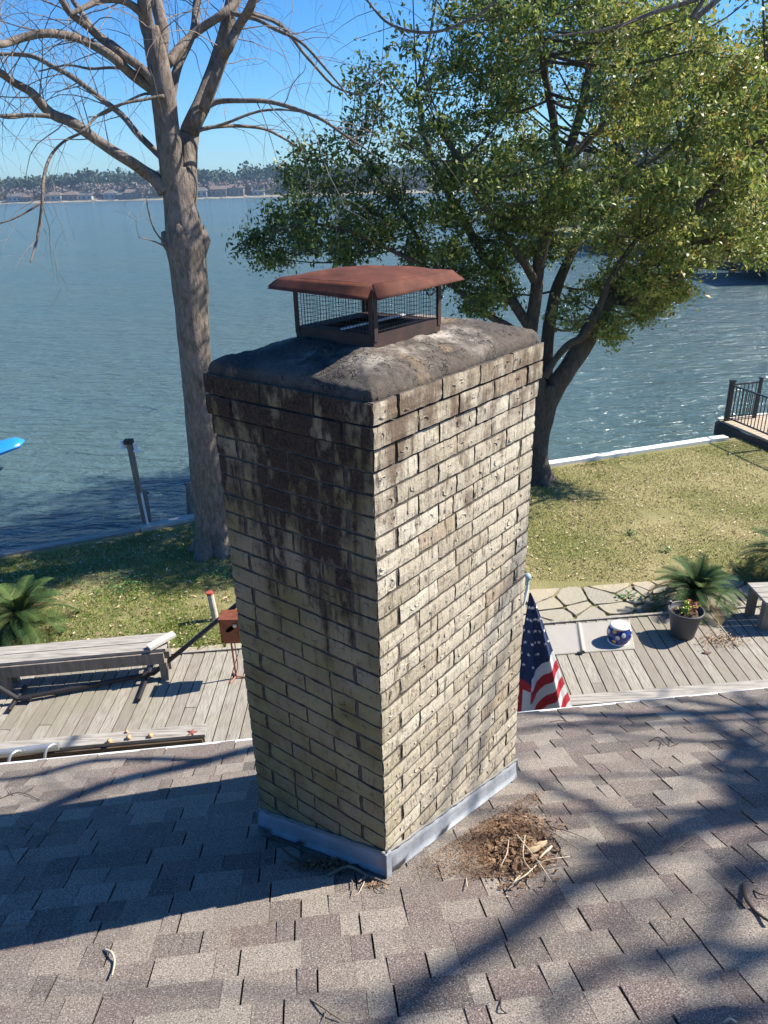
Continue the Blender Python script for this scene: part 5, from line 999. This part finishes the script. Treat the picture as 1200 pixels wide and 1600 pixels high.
L_ = [([(800, 1295), (840, 1345), (862, 1378)], .0032, TWP, 'long pale twig crossing the brown heap diagonally'), ([(795, 1300), (793, 1330), (782, 1355)], .0026, TWP, 'pale twig leaning on the left side of the brown heap'), ([(835, 1350), (862, 1342), (890, 1338)], .0026, TWP, 'pale twig sticking out of the heap to the right at mid height'),
      ([(792, 1275), (830, 1290), (862, 1300), (905, 1328)], .0026, TW, 'long thin twig from the top of the heap reaching far right'), ([(862, 1322), (852, 1332), (842, 1342)], .0060, TWP, 'thick pale broken stick at the right edge of the heap'), ([(815, 1365), (806, 1375), (795, 1388)], .0024, TWP, 'short pale twig at the bottom of the heap'),
      ([(838, 1352), (820, 1368), (800, 1380)], .0032, TWP, 'pale twig slanting along the lower right of the heap'), ([(776, 1320), (800, 1310), (830, 1312)], .0026, TW, 'brown twig lying across the top of the heap'), ([(729, 1372), (730, 1386)], .0030, TWP, 'tiny pale twig stub left of the heap bottom'),
      ([(855, 1290), (890, 1300), (918, 1312)], .0020, TWD, 'thin dark twig above and right of the heap'), ([(785, 1345), (800, 1360), (822, 1370)], .0024, TWD, 'dark twig buried low in the heap'), ([(820, 1305), (818, 1340), (832, 1362)], .0026, TWP, 'pale upright twig in the middle of the heap'),
      ([(408, 1305), (438, 1312), (465, 1326), (495, 1340)], .0052, TWD, 'thick dark twig along the shaded flashing, farthest left'), ([(435, 1322), (470, 1345), (520, 1352), (560, 1350)], .0034, TWD, 'long dark twig curving along the shaded flashing'), ([(512, 1368), (545, 1354), (575, 1368), (602, 1380)], .0085, TW, 'thickest grey forked stick at the chimney front corner'),
      ([(548, 1372), (552, 1385), (548, 1405)], .0026, TW, 'short twig pointing down below the thick corner stick'), ([(570, 1375), (562, 1392), (552, 1402)], .0024, TWP, 'pale short twig below the thick corner stick'), ([(575, 1378), (590, 1390), (600, 1396)], .0022, TWD, 'dark short twig right below the chimney corner'),
      ([(525, 1378), (540, 1362), (560, 1358)], .0030, TWD, 'dark twig crossing the thick corner stick'), ([(163, 1483), (176, 1490), (179, 1503), (175, 1524)], .0058, TWP, 'short thick curved pale twig on the sunlit roof at the lower left'), ([(485, 1562), (510, 1578), (537, 1596)], .0034, TW, 'forked twig at the bottom edge of the roof below the chimney'),
      ([(-5, 1446), (25, 1445), (52, 1444)], .0030, TW, 'straight twig in the chimney shadow at the left edge'), ([(10, 1320), (16, 1332), (22, 1345)], .0026, TWD, 'tiny dark twig in the shadow at the left edge'), ([(28, 1352), (45, 1340), (62, 1328)], .0028, TW, 'small forked twig in the chimney shadow at the left'),
      ([(30, 1292), (60, 1296), (82, 1302), (100, 1290)], .0034, TW, 'crooked twig crossing the shadow edge at the left'), ([(0, 1248), (30, 1238), (62, 1250)], .0030, TWD, 'tangle of dark twigs near the left roof edge'), ([(1162, 1382), (1166, 1405), (1182, 1425), (1203, 1440)], .0085, TWD, 'thick dark twig at the right edge of the roof'),
      ([(1178, 1392), (1190, 1398), (1204, 1400)], .0034, TWD, 'thin dark twig beside the thick one at the right edge'), ([(1050, 1335), (1062, 1322), (1082, 1308)], .0026, TW, 'thin light twig on the right part of the roof'), ([(1015, 1158), (1030, 1152), (1045, 1166), (1062, 1160)], .0034, TWD, 'small tangle of twigs near the right eave'),
      ([(858, 1128), (880, 1126), (905, 1134)], .0030, TW, 'thin twig on the roof just below the flag'), ([(1185, 1120), (1190, 1128), (1200, 1124)], .0030, TW, 'small twig by the eave at the right edge'), ([(782, 1558), (783, 1575), (792, 1583)], .0030, TWD, 'small hooked dark twig near the bottom middle of the roof'), ([(1130, 1598), (1140, 1592), (1150, 1598)], .0045, TWP, 'pale twig end at the bottom right edge'), ([(418, 1178), (430, 1176)], .002, TW, 'x')]
FK = {20: [[(510, 1578), (505, 1595)]], 23: [[(45, 1340), (34, 1330)]], 24: [[(75, 1300), (78, 1287)]], 25: [[(20, 1243), (10, 1228)], [(35, 1240), (55, 1228)]], 27: [], 28: [[(1062, 1322), (1078, 1326)]], 29: [[(1035, 1158), (1030, 1170)], [(1045, 1166), (1050, 1150)]], 14: [[(575, 1368), (560, 1378)]], 3: [[(862, 1300), (880, 1290)], [(880, 1312), (892, 1325)]]}
hi = {0: .05, 1: .04, 2: .035, 4: .03, 6: .035, 7: .05, 10: .03, 11: .05, 3: .03, 5: .02}
for i, (pp, r, mt, lab) in enumerate(L_[:-1]): twig(pp, r*.8, lab, hi.get(i, .006), mt, FK.get(i, ()))
# a few dry leaves in the heap
for (x, y, lab) in ((834, 1330, 'curled pale tan leaf at the upper right of the heap'), (845, 1322, 'pale curled leaf beside the thick broken stick')):
    q = PR(x, y, .045); b = MB(); b.grid(lambda u, v: q+Ee*((u-.5)*.05)+Eg*((v-.5)*.022*math.sin(math.pi*min(.98, max(.05, u))))+RN*(.012*math.cos((v-.5)*3)+.008*u), 8, 4); b.build('dry_leaf', simple('dry_leaf_tan', (.48, .36, .22), .8), None, True, label=lab, category='leaf', group='dry leaves on the roof')
# leaf patch on the deck
C_ = [tuple(P(random.gauss(1128, 18), random.gauss(1000, 6), .165)) for _ in range(420)]
leafbits('leaf_litter', np.array(C_), rng.uniform(.008, .02, len(C_)), rng.uniform(.1, .8, len(C_)), DRY, .01, kind='stuff', label='small patch of reddish leaves on the deck below the dark grey pot', category='leaf litter')
q = P(1104, 1020, .16); b = MB(); b.grid(lambda u, v: q+Vector(((u-.5)*.12, (v-.5)*.05*math.sin(math.pi*max(.05, min(.95, u))), .012*math.cos((v-.5)*3))), 6, 3); b.build('dry_leaf', simple('dark_leaf', (.08, .04, .025), .7), None, True, label='single dark brown leaf on the deck below the reddish patch', category='leaf')
# red brick leaning in the bed by the palm
for x, y, lab in ((1015, 950, 'round brown stone at the left foot of the large sago palm'), (1040, 965, 'brown stone between the flagstones and the grey pot')):
    q = P(x, y, .06); b = MB(); b.lathe(q, [(0, -.06), (.08, -.05), (.11, 0), (.08, .05), (0, .065)], 9, ax=(Vector((1, .2, 0)), Vector((-.2, .8, 0)), Vector((0, 0, 1)))); b.build('edging_stone', simple('brown_stone', (.22, .14, .09), .9, .3, 9), None, True, label=lab, category='stone', group='edging stones')

# ================================================================== air
m = NT('haze_air'); m.n.remove(m.b); pv = m.n.new('ShaderNodeVolumePrincipled'); pv.inputs['Color'].default_value = (.5, .74, 1, 1); pv.inputs['Density'].default_value = .00018; pv.inputs['Anisotropy'].default_value = .2
m.l.new(pv.outputs[0], m.n['Material Output'].inputs['Volume'])
b = MB(); b.box((0, 620, 22), (3200, 1360, 50)); b.build('haze', m.m, kind='stuff', label='thin bluish haze over the lake', category='haze')
